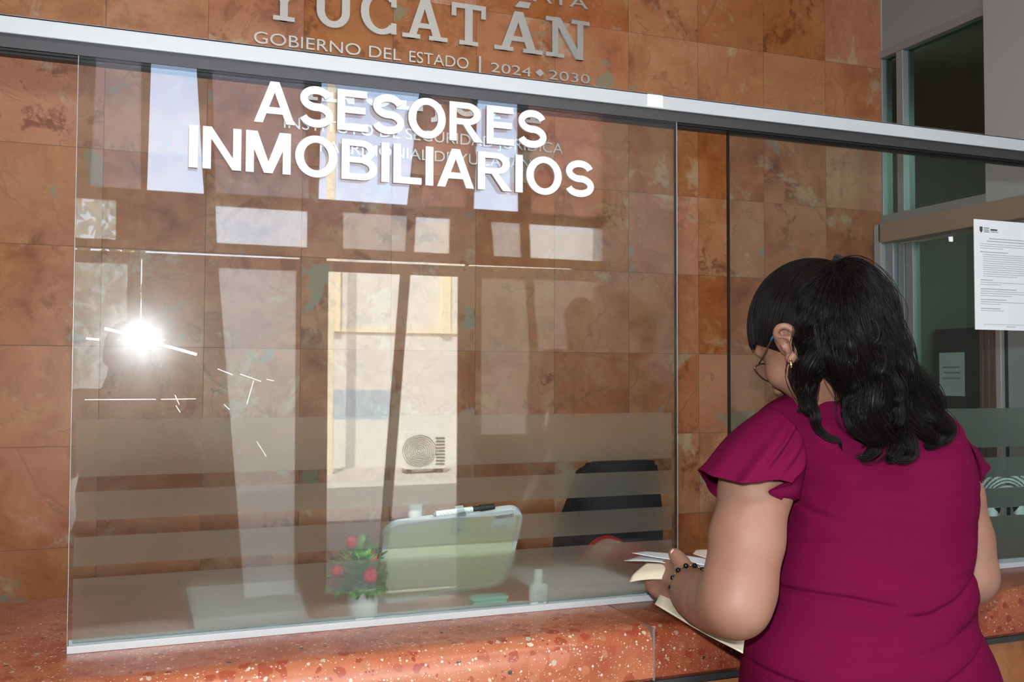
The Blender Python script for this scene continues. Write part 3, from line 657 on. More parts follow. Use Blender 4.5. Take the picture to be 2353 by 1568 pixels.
# small whiteboard leaning with its back to the glass
Mx, bw, bh = frame_of((0.3813, 0.0160, 1.1086), (0.6325, 0.0160, 1.1274), (0.3965, 0.135, 0.9505))
wb_ = empty('whiteboard', (0.5, 0.05, 0.951), 'small pale green dry erase board with rounded gray rim leaning behind the glass', 'whiteboard')
MB().prism(rrect(0.004, -bh+0.004, bw-0.004, -0.004, 0.026), 0.001, 0.008, Mx).build('panel', plain('pale_green_board', (0.66,0.68,0.46), 0.45), wb_)
mb = MB(); o1 = rrect(0, -bh, bw, 0, 0.030, 10); o2 = rrect(0.0075, -bh+0.0075, bw-0.0075, -0.0075, 0.023, 10)
n = len(o1)
def P3(p, y): return Mx @ Vector((p[0], y, p[1]))
L = [[mb.bm.verts.new(P3(p, y)) for p in o] for o, y in ((o1, 0.010), (o1, -0.002), (o2, -0.002), (o2, 0.010))]
for A, B in zip(L, L[1:]+L[:1]):
    for i in range(n): mb.bm.faces.new((A[i], A[(i+1)%n], B[(i+1)%n], B[i]))
mb.build('rim', plain('pale_gray_plastic', (0.62,0.65,0.67), 0.4), wb_, True)
cl = MB().prism(rrect(bw*0.487, -0.043, bw*0.563, 0.012, 0.002), -0.0045, -0.0022, Mx); cl.prism(rrect(bw*0.495, 0.002, bw*0.555, 0.012, 0.002), -0.0045, 0.012, Mx)
clip = cl.build('pen_clip', plain('clear_gray_plastic', (0.52,0.58,0.59), 0.25), wb_)
MB().cyl(P3((bw*0.527, -0.030), -0.0048), P3((bw*0.527, -0.030), -0.0040), 0.0030, n=16).build('clip_hole', M['ink'], clip)
lab = MB().prism(R(bw*0.775, -0.046, bw*0.945, -0.0095), 0.0002, 0.0008, Mx).build('price_label', M['paper'], wb_)
mb = MB(); rr = random.Random(2); x = bw*0.79
while x < bw*0.925:
    w_ = rr.choice((0.0006, 0.0010, 0.0015)); mb.prism(R(x, -0.020, x+w_, -0.012), -0.0003, 0.0001, Mx); x += w_+rr.choice((0.0007, 0.0012))
mb.prism(R(bw*0.82, -0.0405, bw*0.90, -0.039), -0.0003, 0.0001, Mx); mb.build('barcode', M['ink'], lab)
# marker pen held by the clip
pen = empty('marker_pen', P3((bw*0.5, 0.006), 0.004)[:], 'black and white marker pen clipped on top of the pale green board', 'pen')
ax = lambda t: P3((bw*0.527+t, 0.0072), 0.0045)
MB().cyl(ax(-0.044), ax(0.022), 0.0049, n=20).build('barrel', M['white'], pen, True)
MB().cyl(ax(-0.048), ax(-0.043), 0.0040, 0.0048, 20).build('end_plug', plain('gray_plastic', (0.12,0.12,0.12), 0.4), pen, True)
cp = MB().cyl(ax(0.022), ax(0.036), 0.0046, n=20); cp.cyl(ax(0.036), ax(0.062), 0.0060, 0.0052, 20); cp.build('cap', M['black'], pen, True)
mb = MB(); rr = random.Random(5); u_ = (ax(1)-ax(0)).normalized()
for k in range(26):
    t_ = -0.041+0.0023*k; a = ax(t_)+Vector((0,-0.0050,0.0012-0.0018*(k%3))); mb.cyl(a, a+u_*0.0016, 0.00035, n=5)
mb.build('print', M['ink'], pen)
# small white bottle behind the board
vb = empty('dropper_bottle', (0.474, 0.165, 0.95), 'small bottle with a white cap standing behind the pale green board', 'bottle')
MB().lathe([(0.019,0.0),(0.021,0.004),(0.021,0.120),(0.016,0.135),(0.012,0.140),(0.012,0.148)], (0.474,0.165,0.9502)).build('body', plain('clear_plastic_bottle', (0.45,0.42,0.38), 0.2), vb, True)
MB().lathe([(0.0125,0.148),(0.0135,0.150),(0.0135,0.170),(0.012,0.172)], (0.474,0.165,0.9502)).build('cap', M['white'], vb, True)
# white lotion bottle close to the glass
bo = empty('lotion_bottle', (0.661, 0.0215, 0.95), 'white flat bottle with a tall cap and small printed label standing against the glass', 'bottle')
S_ = Matrix.Translation((0.661,0.0215,0.9502)) @ Matrix.Diagonal((1.0,0.72,1.0,1.0))
MB().lathe([(0.0160,0.0),(0.0178,0.003),(0.0176,0.026),(0.0182,0.034),(0.0165,0.0385),(0.0110,0.0415),(0.0080,0.0430),(0.0080,0.045)], (0,0,0), 36, S_).build('body', M['white'], bo, True)
MB().lathe([(0.0086,0.0445),(0.0088,0.046),(0.0082,0.064),(0.0074,0.0665),(0.004,0.067)], (0,0,0), 28, S_).build('cap', M['white'], bo, True)
mb = MB()
mb.box((0.654,0.0082,0.9785), (0.658,0.0088,0.9800)); mb.box((0.659,0.0082,0.9785), (0.665,0.0088,0.9800))
for k in range(4): mb.box((0.654,0.0082,0.9750-0.0026*k), (0.667-0.001*(k%2),0.0088,0.9758-0.0026*k))
for k in range(7): mb.box((0.655+0.0016*k,0.0082,0.9592), (0.6560+0.0016*k,0.0088,0.9630))
mb.build('label_print', M['gray_ink'], bo)
# flowers in a white pot
pt = empty('potted_flowers', (0.352, 0.045, 0.95), 'small artificial plant with red flowers in a white pot behind the glass', 'plant')
MB().lathe([(0.0215,0.0),(0.0235,0.003),(0.0270,0.046),(0.0285,0.050),(0.0285,0.054),(0.0255,0.054),(0.0245,0.046),(0.0,0.045)], (0.352,0.045,0.9502)).build('pot', M['white'], pt, True)
rr = random.Random(11); mb = MB()
def leaf(c, d, ln, wd, up=Vector((0,0,1))):
    d = d.normalized(); s = d.cross(up).normalized(); nn = s.cross(d)
    prof = [(0,0.08),(0.2,0.7),(0.45,1.0),(0.7,0.75),(0.9,0.3),(1.0,0.02)]
    rows = []
    for t, w_ in prof:
        p = c + d*ln*t - Vector((0,0,1))*ln*0.30*t*t
        rows.append([mb.bm.verts.new(p - s*wd*w_ + nn*wd*0.35*w_), mb.bm.verts.new(p), mb.bm.verts.new(p + s*wd*w_ + nn*wd*0.35*w_)])
    for A, B in zip(rows[:-1], rows[1:]):
        mb.bm.faces.new((A[0],A[1],B[1],B[0])); mb.bm.faces.new((A[1],A[2],B[2],B[1]))
c0 = Vector((0.352,0.060,1.0))
for k in range(190):
    a = rr.uniform(0, 2*math.pi); el = rr.uniform(-0.35, 1.35); q = rr.uniform(0.010, 0.052)
    d = Vector((math.cos(a)*math.cos(el), math.sin(a)*math.cos(el)*0.75, math.sin(el)))
    b = c0 + Vector((d.x*q, d.y*q*0.62, max(0.0, d.z)*q*1.35+0.004)); b.y = max(b.y-0.018, 0.020)
    leaf(b, d+Vector((0,-0.25,0.1)), rr.uniform(0.020,0.034), rr.uniform(0.0045,0.0072))
for k in range(22):
    a = rr.uniform(0, 2*math.pi); d = Vector((math.cos(a), math.sin(a)*0.4, rr.uniform(0.3,1.0)))
    leaf(c0+d*0.012, d, rr.uniform(0.045,0.062), 0.0012)
for v in mb.bm.verts: v.co.y = max(v.co.y, 0.0105); v.co.x = min(v.co.x, 0.3885)
tl_ = NT('leaf_green'); no = tl_.n('TexNoise', {'Vector': tl_.n('TexCoord').outputs['Object'], 'Scale': 70.0})
lp = tl_.n('BsdfPrincipled', {'Base Color': tl_.ramp(no.outputs[0], [(0.35,(0.05,0.15,0.03)), (0.5,(0.14,0.34,0.05)), (0.65,(0.34,0.58,0.12))]), 'Roughness': 0.45})
mb.build('foliage', tl_.end(lp), pt)
fl = plain('red_petals', (0.62,0.02,0.03), 0.5)
for c_, s_ in (((0.3580, 0.0200, 1.0276),0.0150), ((0.3306, 0.0450, 1.0788),0.0130), ((0.3075, 0.0400, 1.0351),0.0125), ((0.3705, 0.0500, 1.0515),0.009)):
    mb = MB()
    for lay in range(4):
        for k in range(7):
            a = 2*math.pi*k/7+lay*0.5; el = -0.2+0.42*lay
            d = Vector((math.cos(a)*math.cos(el), -0.4*math.cos(el)-0.3*math.sin(el), math.sin(a)*math.cos(el))).normalized()
            mb.ball(Vector(c_)+d*s_*0.55, s_*0.42, 1, (1,0.8,1))
    mb.build('flower', fl, pt, 'all')
MB().cyl((0.352,0.045,0.993), (0.352,0.060,1.03), 0.003, n=8).build('stem', plain('stem_green', (0.05,0.10,0.03), 0.6), pt, True)
# soap box, papers
sb = empty('mint_box', (0.575, 0.046, 0.95), 'low mint green plastic box on the counter in front of the leaning board', 'box')
MB().box((0.543,0.032,0.9503), (0.607,0.060,0.966), 0.005, 3).build('body', plain('mint_plastic', (0.22,0.58,0.47), 0.35), sb)
MB().box((0.541,0.031,0.966), (0.609,0.061,0.971), 0.0025, 2).build('lid', plain('mint_plastic_lid', (0.26,0.62,0.51), 0.35), sb)
def sheets(name, pts, z, t, mat, label, cat, group=None):
    mb = MB(); A = [mb.bm.verts.new((x, y, z)) for x, y in pts]; B = [mb.bm.verts.new((x, y, z+t)) for x, y in pts]; n = len(pts)
    for i in range(n): mb.bm.faces.new((A[i], A[(i+1)%n], B[(i+1)%n], B[i]))
    mb.bm.faces.new(A[::-1]); mb.bm.faces.new(B)
    return thing1(name, mb, mat, label, cat, group)
sheets('paper_sheet', [(0.705,0.060),(0.705,0.335),(0.905,0.300),(0.925,0.090),(0.86,0.016)], 0.9503, 0.0030, M['paper'], 'white paper stack lying on the counter beside the lotion bottle', 'paper')
sheets('paper_sheet', [(0.745,0.030),(0.735,0.240),(0.895,0.265),(0.900,0.040)], 0.9535, 0.0010, M['paper'], 'loose white sheet on top of the paper stack beside the lotion bottle', 'paper')
pd = sheets('paper_tray', [(0.085,0.052),(0.083,0.360),(0.285,0.352),(0.262,0.036)], 0.9503, 0.008, M['paper'], 'pale blurred ream of paper behind the frosted glass beside the plant', 'paper')

# ---------------------------------------------------------------- office chair and bag behind the counter
ch = empty('office_chair', (1.25, 0.92, 0), 'black office chair behind the frosted bands of the glass screen', 'chair')
mb = MB(); out = [(1.165,1.085),(1.178,1.106),(1.200,1.113),(1.395,1.113),(1.412,1.106),(1.420,1.085),(1.432,0.95),(1.425,0.78),(1.395,0.62),(1.125,0.62),(1.085,0.78),(1.098,0.92)]
mb.prism(out, 0.895, 0.945); bmesh.ops.bevel(mb.bm, geom=[e for e in mb.bm.edges], offset=0.012, segments=3, affect='EDGES')
for v in mb.bm.verts: v.co.y += 0.9*(v.co.x-1.26)**2
mb.build('backrest', M['black_mesh'], ch, True)
MB().box((1.03,0.50,0.455), (1.47,0.90,0.525), 0.03, 4).build('seat', M['black_mesh'], ch, True)
MB().cyl((1.25,0.72,0.10), (1.25,0.72,0.456), 0.028, n=20).build('post', M['black'], ch, True)
MB().box((1.22,0.88,0.44), (1.28,0.90,0.72), 0.006).build('back_bar', M['black'], ch)
for k in range(5):
    a = 2*math.pi*k/5+0.3; e = (1.25+0.27*math.cos(a), 0.72+0.27*math.sin(a), 0.062)
    lg = MB().cyl((1.25,0.72,0.105), e, 0.024, 0.016, 10).build('leg', M['black'], ch, True)
    MB().cyl((e[0],e[1]-0.012,0.030), (e[0],e[1]+0.012,0.030), 0.029, n=16).build('caster', M['black'], lg, True)
bg = empty('handbag', (1.13, 0.62, 0.525), 'beige handbag with red piping and dark strap standing on the black office chair', 'bag')
def dome(y0, y1, r, name, mat, par, sx=1.0, zt=0.940):
    out = [(1.125+r*sx*math.cos(math.pi*i/20), zt-0.10+(0.10*math.sin(math.pi*i/20) if i not in (0,20) else 0)) for i in range(21)]
    out += [(1.125-r*sx*1.15, 0.526), (1.125+r*sx*1.15, 0.526)]
    return MB().prism(out, y0, y1).build(name, mat, par)
dome(0.565, 0.675, 0.072, 'body', plain('beige_canvas', (0.48,0.33,0.22), 0.8), bg)
dome(0.558, 0.566, 0.080, 'piping', plain('red_piping', (0.50,0.012,0.02), 0.5), bg, 1.0, 0.947); dome(0.674, 0.682, 0.080, 'piping', plain('red_piping_back', (0.50,0.012,0.02), 0.5), bg, 1.0, 0.947)
MB().tube([(1.125+0.02*math.cos(math.pi*i/12), 0.555-0.008*math.sin(math.pi*i/12), 0.80+0.135*i/12) for i in range(13)], 0.006, 8).build('strap', M['black'], bg, True)

# ================================================================ ON THE FRONT OF THE GLASS
ns = empty('notice_sheet', (1.74, 0.012, 1.46), 'white printed information sheet with an emblem stuck on the glass', 'notice')
MB().box((1.6755, 0.0118, 1.4615), (1.8855, 0.0133, 1.7010)).build('sheet', plain('bright_paper', (0.74,0.75,0.76), 0.65), ns)
mb = MB(); yk = (0.0110, 0.0118)
def bar(x0, x1, z, h=0.0011): mb.box((x0, yk[0], z-h/2), (x1, yk[1], z+h/2))
rr = random.Random(8)
def para(z, n, x0=1.692, x1=1.868, dz=0.0047, short=True):
    for k in range(n): bar(x0, x1 if (k < n-1 or not short) else x0+(x1-x0)*rr.uniform(0.3,0.6), z-dz*k, 0.00095)
    return z-dz*n
bar(1.718, 1.848, 1.6605, 0.0016); bar(1.712, 1.852, 1.6548, 0.0016)
z = para(1.6485, 3); bar(1.692, 1.772, z-0.0035, 0.0016); z = para(z-0.009, 11, 1.700)
z -= 0.004; bar(1.693, 1.728, z, 0.0016); z = para(z-0.005, 2); z -= 0.005; bar(1.693, 1.795, z, 0.0016); z = para(z-0.005, 3)
z -= 0.004; bar(1.693, 1.765, z, 0.0016); z = para(z-0.005, 2); z -= 0.005; bar(1.693, 1.748, z, 0.0016); para(z-0.0045, 1)
bar(1.700, 1.862, 1.4735, 0.0008); bar(1.765, 1.790, 1.4690, 0.0014)
mb.build('printed_lines', M['gray_ink'], ns)
mb = MB(); mb.prism([(1.6915,1.6855),(1.6990,1.6855),(1.6990,1.6765),(1.69525,1.6725),(1.6915,1.6765)], *yk); mb.build('emblem', M['ink'], ns)
mb = MB()
for k in range(3): bar(1.7035, 1.7185, 1.6832-0.0042*k, 0.0013)
bar(1.7225, 1.7415, 1.6800, 0.0034); bar(1.7225, 1.7445, 1.6755, 0.0009); mb.build('heading', M['ink'], ns)
thing1('tape_piece', MB().prism([(1.6050,1.6585),(1.6160,1.6595),(1.6165,1.6495),(1.6135,1.6480),(1.6060,1.6485)], 0.0120, 0.0138), M['paper'], 'small square of white tape stuck on the glass near the printed sheet', 'tape')
# scratches that catch the flash

# ================================================================ FIGURE TOOLS
class SDF:
    """a body as one signed-distance field, meshed once into one continuous skin"""
    def __init__(s, lo, hi, h):
        s.lo = np.array(lo, float); s.h = h; s.n = np.ceil((np.array(hi)-s.lo)/h).astype(int)+1
        s.V = np.full(s.n, 0.5, np.float32)
    def _box(s, a, b):
        i0 = np.maximum(np.floor((np.array(a)-s.lo)/s.h).astype(int), 0); i1 = np.minimum(np.ceil((np.array(b)-s.lo)/s.h).astype(int)+1, s.n)
        if np.any(i1 <= i0): return None
        g = [s.lo[k]+s.h*np.arange(i0[k], i1[k], dtype=np.float32) for k in range(3)]
        return tuple(slice(i0[k], i1[k]) for k in range(3)), g[0][:,None,None].astype(np.float32), g[1][None,:,None].astype(np.float32), g[2][None,None,:].astype(np.float32)
    def _put(s, sl, d, k, sub=False):
        A = s.V[sl]
        if sub:
            d = -d
            if k > 0:
                h = np.clip(0.5-0.5*(A-d)/k, 0, 1); s.V[sl] = A*(1-h)+d*h+k*h*(1-h)
            else: s.V[sl] = np.maximum(A, d)
        else:
            h = np.clip(0.5+0.5*(A-d)/k, 0, 1); s.V[sl] = A*(1-h)+d*h-k*h*(1-h)
    def cap(s, a, b, r0, r1=None, k=0.01, sub=False):
        a = np.array(a, float); b = np.array(b, float); r1 = r0 if r1 is None else r1; m = max(r0, r1)+k+2*s.h
        q = s._box(np.minimum(a, b)-m, np.maximum(a, b)+m)
        if q is None: return s
        sl, X, Y, Z = q; d = b-a; L2 = max(d@d, 1e-12)
        t = np.clip(((X-a[0])*d[0]+(Y-a[1])*d[1]+(Z-a[2])*d[2])/L2, 0, 1)
        D = np.sqrt((X-a[0]-t*d[0])**2+(Y-a[1]-t*d[1])**2+(Z-a[2]-t*d[2])**2)-(r0+(r1-r0)*t)
        s._put(sl, D, k, sub); return s
    def chain(s, pts, k=0.01):
        for (a, ra), (b, rb) in zip(pts[:-1], pts[1:]): s.cap(a, b, ra, rb, k)
        return s
    def ell(s, c, rad, axes=None, k=0.01, sub=False):
        c = np.array(c, float); rad = np.array(rad, float); A = np.eye(3) if axes is None else np.array([tuple(v) for v in axes], float)
        m = rad.max()+k+2*s.h; q = s._box(c-m, c+m)
        if q is None: return s
        sl, X, Y, Z = q; X, Y, Z = X-c[0], Y-c[1], Z-c[2]
        p = [(A[i,0]*X+A[i,1]*Y+A[i,2]*Z) for i in range(3)]
        k0 = np.sqrt(sum((p[i]/rad[i])**2 for i in range(3))); k1 = np.sqrt(sum((p[i]/rad[i]**2)**2 for i in range(3)))+1e-9
        s._put(sl, k0*(k0-1)/k1, k, sub); return s
    def field(s, fn):
        g = [s.lo[k]+s.h*np.arange(s.n[k], dtype=np.float32) for k in range(3)]
        return fn(g[0][:,None,None], g[1][None,:,None], g[2][None,None,:])
    def mesh(s):
        V = s.V; S = V < 0
        c = np.zeros(np.array(V.shape)-1, np.int8)
        for i in (0,1):
            for j in (0,1):
                for k in (0,1): c += S[i:c.shape[0]+i, j:c.shape[1]+j, k:c.shape[2]+k]
        act = (c > 0) & (c < 8); ijk = np.argwhere(act)
        idx = np.full(act.shape, -1, np.int32); idx[act] = np.arange(len(ijk))
        cor = {(i,j,k): V[ijk[:,0]+i, ijk[:,1]+j, ijk[:,2]+k] for i in (0,1) for j in (0,1) for k in (0,1)}
        P = np.zeros((len(ijk),3)); W = np.zeros(len(ijk))
        for a in cor:
            for ax_ in range(3):
                if a[ax_] == 0:
                    b = list(a); b[ax_] = 1; va, vb = cor[a], cor[tuple(b)]; m = (va < 0) != (vb < 0)
                    t = np.where(m, va/np.where(m, va-vb, 1), 0); p = np.zeros((len(ijk),3)); p[:] = a; p[:,ax_] += t
                    P[m] += p[m]; W[m] += 1
        P = (P/W[:,None]+ijk)*s.h+s.lo
        F = []
        for ax_ in range(3):
            o = [k for k in range(3) if k != ax_]
            A = np.moveaxis(S, ax_, 0); d = A[:-1] != A[1:]; e = np.argwhere(d)
            g = np.zeros((len(e),3), int); g[:,ax_] = e[:,0]; g[:,o[0]] = e[:,1]; g[:,o[1]] = e[:,2]
            ok = (g[:,o[0]] > 0) & (g[:,o[1]] > 0) & (g[:,o[0]] < S.shape[o[0]]-1) & (g[:,o[1]] < S.shape[o[1]]-1); g = g[ok]
            fl = S[tuple(g.T)]
            q = []
            for (u, v) in ((1,1),(0,1),(0,0),(1,0)):
                h_ = g.copy(); h_[:,o[0]] -= u; h_[:,o[1]] -= v; q.append(idx[tuple(h_.T)])
            q = np.stack(q, 1); flip = fl if ax_ != 1 else ~fl
            q[~flip] = q[~flip][:,::-1]; F.append(q)
        return P, np.concatenate(F)
def fast_mesh(name, P, F, mat, parent=None, smooth=True):
    me = bpy.data.meshes.new(name); k = F.shape[1]
    me.vertices.add(len(P)); me.vertices.foreach_set('co', np.asarray(P, np.float32).ravel())
    me.loops.add(F.size); me.loops.foreach_set('vertex_index', F.astype(np.int32).ravel())
    me.polygons.add(len(F)); me.polygons.foreach_set('loop_start', np.arange(0, F.size, k, dtype=np.int32)); me.polygons.foreach_set('loop_total', np.full(len(F), k, np.int32))
    me.update(calc_edges=True); me.validate()
    return link(name, me, mat, parent, smooth)
def relax(P, F, it=2, w=0.5):
    e = np.concatenate([F[:,[0,1]], F[:,[1,2]], F[:,[2,3]], F[:,[3,0]]])
    for _ in range(it):
        A = np.zeros_like(P); n_ = np.zeros(len(P))
        for a, b in ((0,1),(1,0)):
            for c in range(3): A[:,c] += np.bincount(e[:,a], P[e[:,b],c], len(P))
            n_ += np.bincount(e[:,a], minlength=len(P))
        P = P*(1-w)+w*A/np.maximum(n_, 1)[:,None]
    return P
def merge(parts):
    P, F, b = [], [], 0
    for p, f in parts: P.append(p); F.append(f+b); b += len(p)
    return np.concatenate(P), np.concatenate(F)
def catmull(pts, n, closed=False):
    pts = np.array(pts, float); m = len(pts)
    if closed: Q = np.concatenate([pts[-1:], pts, pts[:2]]); segs = m
    else: Q = np.concatenate([2*pts[:1]-pts[1:2], pts, 2*pts[-1:]-pts[-2:-1]]); segs = m-1
    t = np.linspace(0, segs, n, endpoint=not closed); i = np.minimum(t.astype(int), segs-1); u = (t-i)[:,None]
    a, b, c, d = Q[i], Q[i+1], Q[i+2], Q[i+3]
    return 0.5*((2*b)+(-a+c)*u+(2*a-5*b+4*c-d)*u**2+(-a+3*b-3*c+d)*u**3)
def tubes(paths, radii, sides=4):
    """many thin tubes as one mesh: paths (S, T, 3), radii (S, T)"""
    P = np.asarray(paths, float); S_, T, _ = P.shape
    t = np.gradient(P, axis=1); t /= np.linalg.norm(t, axis=2, keepdims=True)+1e-12
    ref = np.broadcast_to(np.array([0.31,0.87,0.39]), t.shape); x = np.cross(t, ref); x /= np.linalg.norm(x, axis=2, keepdims=True)+1e-12; y = np.cross(t, x)
    R_ = np.asarray(radii)[:,:,None]
    rings = np.stack([P+(x*math.cos(2*math.pi*k/sides)+y*math.sin(2*math.pi*k/sides))*R_ for k in range(sides)], 2)
    idx = np.arange(S_*T*sides).reshape(S_, T, sides); F = []
    for k in range(sides):
        k2 = (k+1) % sides; F.append(np.stack([idx[:,:-1,k], idx[:,:-1,k2], idx[:,1:,k2], idx[:,1:,k]], -1).reshape(-1,4))
    return rings.reshape(-1,3), np.concatenate(F)
def N3(v): v = np.array(v, float); return v/np.linalg.norm(v)

M['skin'] = skin('warm_skin', (0.295,0.155,0.105)); M['skin_b'] = skin('tan_skin', (0.36,0.19,0.12))
M['magenta'] = fabric('magenta_crepe', (0.125,0.0034,0.034))
def hair_mat(name, col, rough=0.38):
    t = NT(name); nz = t.n('TexNoise', {'Vector': t.n('TexCoord').outputs['Object'], 'Scale': 60.0, 'Detail': 3.0}).outputs[0]
    p = t.n('BsdfPrincipled', {'Base Color': t.mix(nz, tuple(v*0.5 for v in col), tuple(v*1.7 for v in col)), 'Roughness': rough, 'Specular IOR Level': 0.16})
    return t.end(p)
M['hair'] = hair_mat('black_hair', (0.0060,0.0042,0.0036), 0.36)

# ================================================================ THE WOMAN AT THE COUNTER
PHI = math.radians(25.0); OX, OY = 1.0683, -0.3361
ER = np.array([math.cos(PHI), -math.sin(PHI), 0]); EF = np.array([math.sin(PHI), math.cos(PHI), 0])
def BL(r, f, z): return np.array([OX, OY, 0])+ER*r+EF*f+np.array([0,0,z])
RINGS = [(1.3508, -0.0364, -0.006, 0.0371, 0.055), (1.3425, -0.0333, -0.006, 0.0612, 0.062), (1.3329, -0.0272, -0.004, 0.0904, 0.071), (1.324, -0.0222, -0.001, 0.1128, 0.078), (1.3151, -0.0207, 0.001, 0.1276, 0.086), (1.3027, -0.0165, 0.006, 0.1448, 0.092), (1.2842, -0.0112, 0.003, 0.1575, 0.101), (1.2602, -0.0047, 0.002, 0.1601, 0.109), (1.2259, 0.0094, 0.006, 0.1581, 0.116), (1.1916, 0.0204, 0.012, 0.1542, 0.121), (1.1539, 0.0228, 0.016, 0.151, 0.124), (1.1092, 0.018, 0.014, 0.1504, 0.12), (1.0783, 0.0116, 0.01, 0.1494, 0.116), (1.0611, 0.0099, 0.008, 0.1495, 0.115), (1.0302, 0.0098, 0.004, 0.1559, 0.119), (1.0027, 0.0023, 0.0, 0.1589, 0.121), (0.9842, -0.0065, -0.004, 0.1626, 0.122), (0.9649, -0.0078, -0.008, 0.1751, 0.126), (0.9409, -0.0061, -0.01, 0.1868, 0.131), (0.9224, -0.0021, -0.012, 0.1898, 0.134), (0.8997, 0.0002, -0.014, 0.1939, 0.137), (0.8723, 0.001, -0.016, 0.1979, 0.14), (0.8276, 0.002, -0.016, 0.2046, 0.142), (0.7727, 0.0059, -0.012, 0.2081, 0.142), (0.6766, 0.0106, 0.0, 0.2045, 0.138), (0.5118, 0.0145, 0.005, 0.1879, 0.132), (0.3058, 0.0146, 0.005, 0.1721, 0.128)]
woman = empty('person', (OX, OY, 0), 'woman with black wavy ponytail in a magenta dress reading papers at the counter', 'person')
HF_A = math.radians(-11.6); HPIT = math.radians(35.0)
hdir = np.array([math.sin(HF_A), math.cos(HF_A), 0]); upz = np.array([0,0,1.0])
HF = hdir*math.cos(HPIT)-upz*math.sin(HPIT); HU = hdir*math.sin(HPIT)+upz*math.cos(HPIT); HL = np.array([-hdir[1], hdir[0], 0])
HC = np.array((0.9736, -0.3339, 1.4327))
def HD(f, l, u): return HC+HF*f+HL*l+HU*u
AX = [HF, HL, HU]
b = SDF((0.62,-0.64,0.90), (1.48,0.12,1.60), 0.0031)
# trunk under the dress
for (z, cr, cf, a, bb) in RINGS[6:26:2]:
    if 0.90 < z < 1.235: b.ell(BL(cr, cf, z), (a*0.86, bb*0.82, 0.06), [ER, EF, upz], 0.03)
b.ell(BL(-0.01, 0.006, 1.250), (0.118, 0.056, 0.034), [ER, EF, upz], 0.03)
# neck and head
b.cap(BL(-0.025, 0.024, 1.255), HD(0.0, 0.0, -0.060), 0.042, 0.046, 0.012)
b.ell(HC, (0.094, 0.073, 0.100), AX, 0.01)
b.ell(HD(0.038, 0, -0.055), (0.054, 0.050, 0.046), AX, 0.02); b.cap(HD(0.058, 0.014, -0.098), HD(0.058, -0.014, -0.098), 0.020, 0.020, 0.015)
for sgn in (1, -1):
    b.cap(HD(0.055, 0.020*sgn, -0.096), HD(0.000, 0.052*sgn, -0.055), 0.014, 0.018, 0.015)      # jaw
    b.ell(HD(0.058, 0.040*sgn, -0.040), (0.026, 0.024, 0.024), AX, 0.018)                        # cheekbone
    b.cap(HD(0.086, 0.016*sgn, 0.012), HD(0.074, 0.046*sgn, 0.010), 0.009, 0.007, 0.012)         # brow
    b.ell(HD(0.094, 0.033*sgn, -0.012), (0.014, 0.017, 0.010), AX, 0.010, True)                  # eye socket
    b.ell(HD(0.076, 0.032*sgn, -0.014), (0.012, 0.013, 0.011), AX, 0.003)                        # eye
b.cap(HD(0.090, 0, 0.002), HD(0.110, 0, -0.040), 0.008, 0.011, 0.010); b.ell(HD(0.102, 0.010, -0.045), (0.010,0.008,0.007), AX, 0.006); b.ell(HD(0.102, -0.010, -0.045), (0.010,0.008,0.007), AX, 0.006)
b.cap(HD(0.086, 0.012, -0.073), HD(0.086, -0.012, -0.073), 0.0065, 0.0065, 0.006); b.cap(HD(0.083, 0.010, -0.083), HD(0.083, -0.010, -0.083), 0.0075, 0.0075, 0.006)
# left ear: helix, antihelix, lobe, tragus
rim = [(0.8931, -0.3590, 1.4130), (0.8844, -0.3635, 1.4225), (0.8824, -0.3705, 1.4306), (0.8876, -0.3781, 1.4342), (0.8955, -0.3841, 1.4303), (0.9022, -0.3875, 1.4212), (0.9048, -0.3870, 1.4110), (0.9045, -0.3832, 1.3995), (0.9041, -0.3795, 1.3898), (0.9019, -0.3752, 1.3834), (0.9013, -0.3709, 1.3887)]
rp = catmull(rim, 26)
ec = np.array((0.9016, -0.3665, 1.4103)); b.ell(ec, (0.020,0.005,0.029), [N3(np.array(rim[5])-np.array(rim[0])), N3(np.cross(np.array(rim[9])-np.array(rim[3]), np.array(rim[5])-np.array(rim[0]))), N3(np.array(rim[9])-np.array(rim[3]))], 0.006)
for i in range(25): b.cap(rp[i], rp[i+1], 0.0042, 0.0042, 0.0035)
b.cap((0.8893, -0.3684, 1.4178), (0.8964, -0.3776, 1.4163), 0.0028, 0.0028, 0.003); b.cap((0.8964, -0.3776, 1.4163), (0.9015, -0.3789, 1.4015), 0.0030, 0.003, 0.003)
b.cap((0.8962, -0.3663, 1.4043), (0.8975, -0.3666, 1.3998), 0.0045, 0.004, 0.004); b.ell((0.9018, -0.3753, 1.3867), (0.0065,0.0065,0.0075), None, 0.005)
b.cap((0.8942, -0.3753, 1.4086), (0.8973, -0.3742, 1.4035), 0.0042, 0.003, 0.003, True)
b.ell(HD(-0.015, -0.078, -0.045), (0.018,0.007,0.030), AX, 0.006)
# left arm
b.chain([((0.9209, -0.3065, 1.2434),0.050), ((0.8720, -0.3286, 1.1910),0.0495), ((0.8397, -0.3509, 1.1178),0.0490), ((0.8114, -0.3730, 1.0542),0.0475), ((0.8001, -0.3807, 1.0306),0.0425)], 0.03)
b.chain([((0.8001, -0.3807, 1.0312),0.0425), ((0.8067, -0.3454, 1.0235),0.0410), ((0.8125, -0.3099, 1.0177),0.0392), ((0.8187, -0.2725, 1.0136),0.0372), ((0.8273, -0.2350, 1.0109),0.0338), ((0.8363, -0.2062, 1.0104),0.0300), ((0.8450, -0.1828, 1.0105),0.0272)], 0.022)
b.ell((0.7951, -0.3913, 1.0211), (0.026,0.026,0.022), None, 0.02)
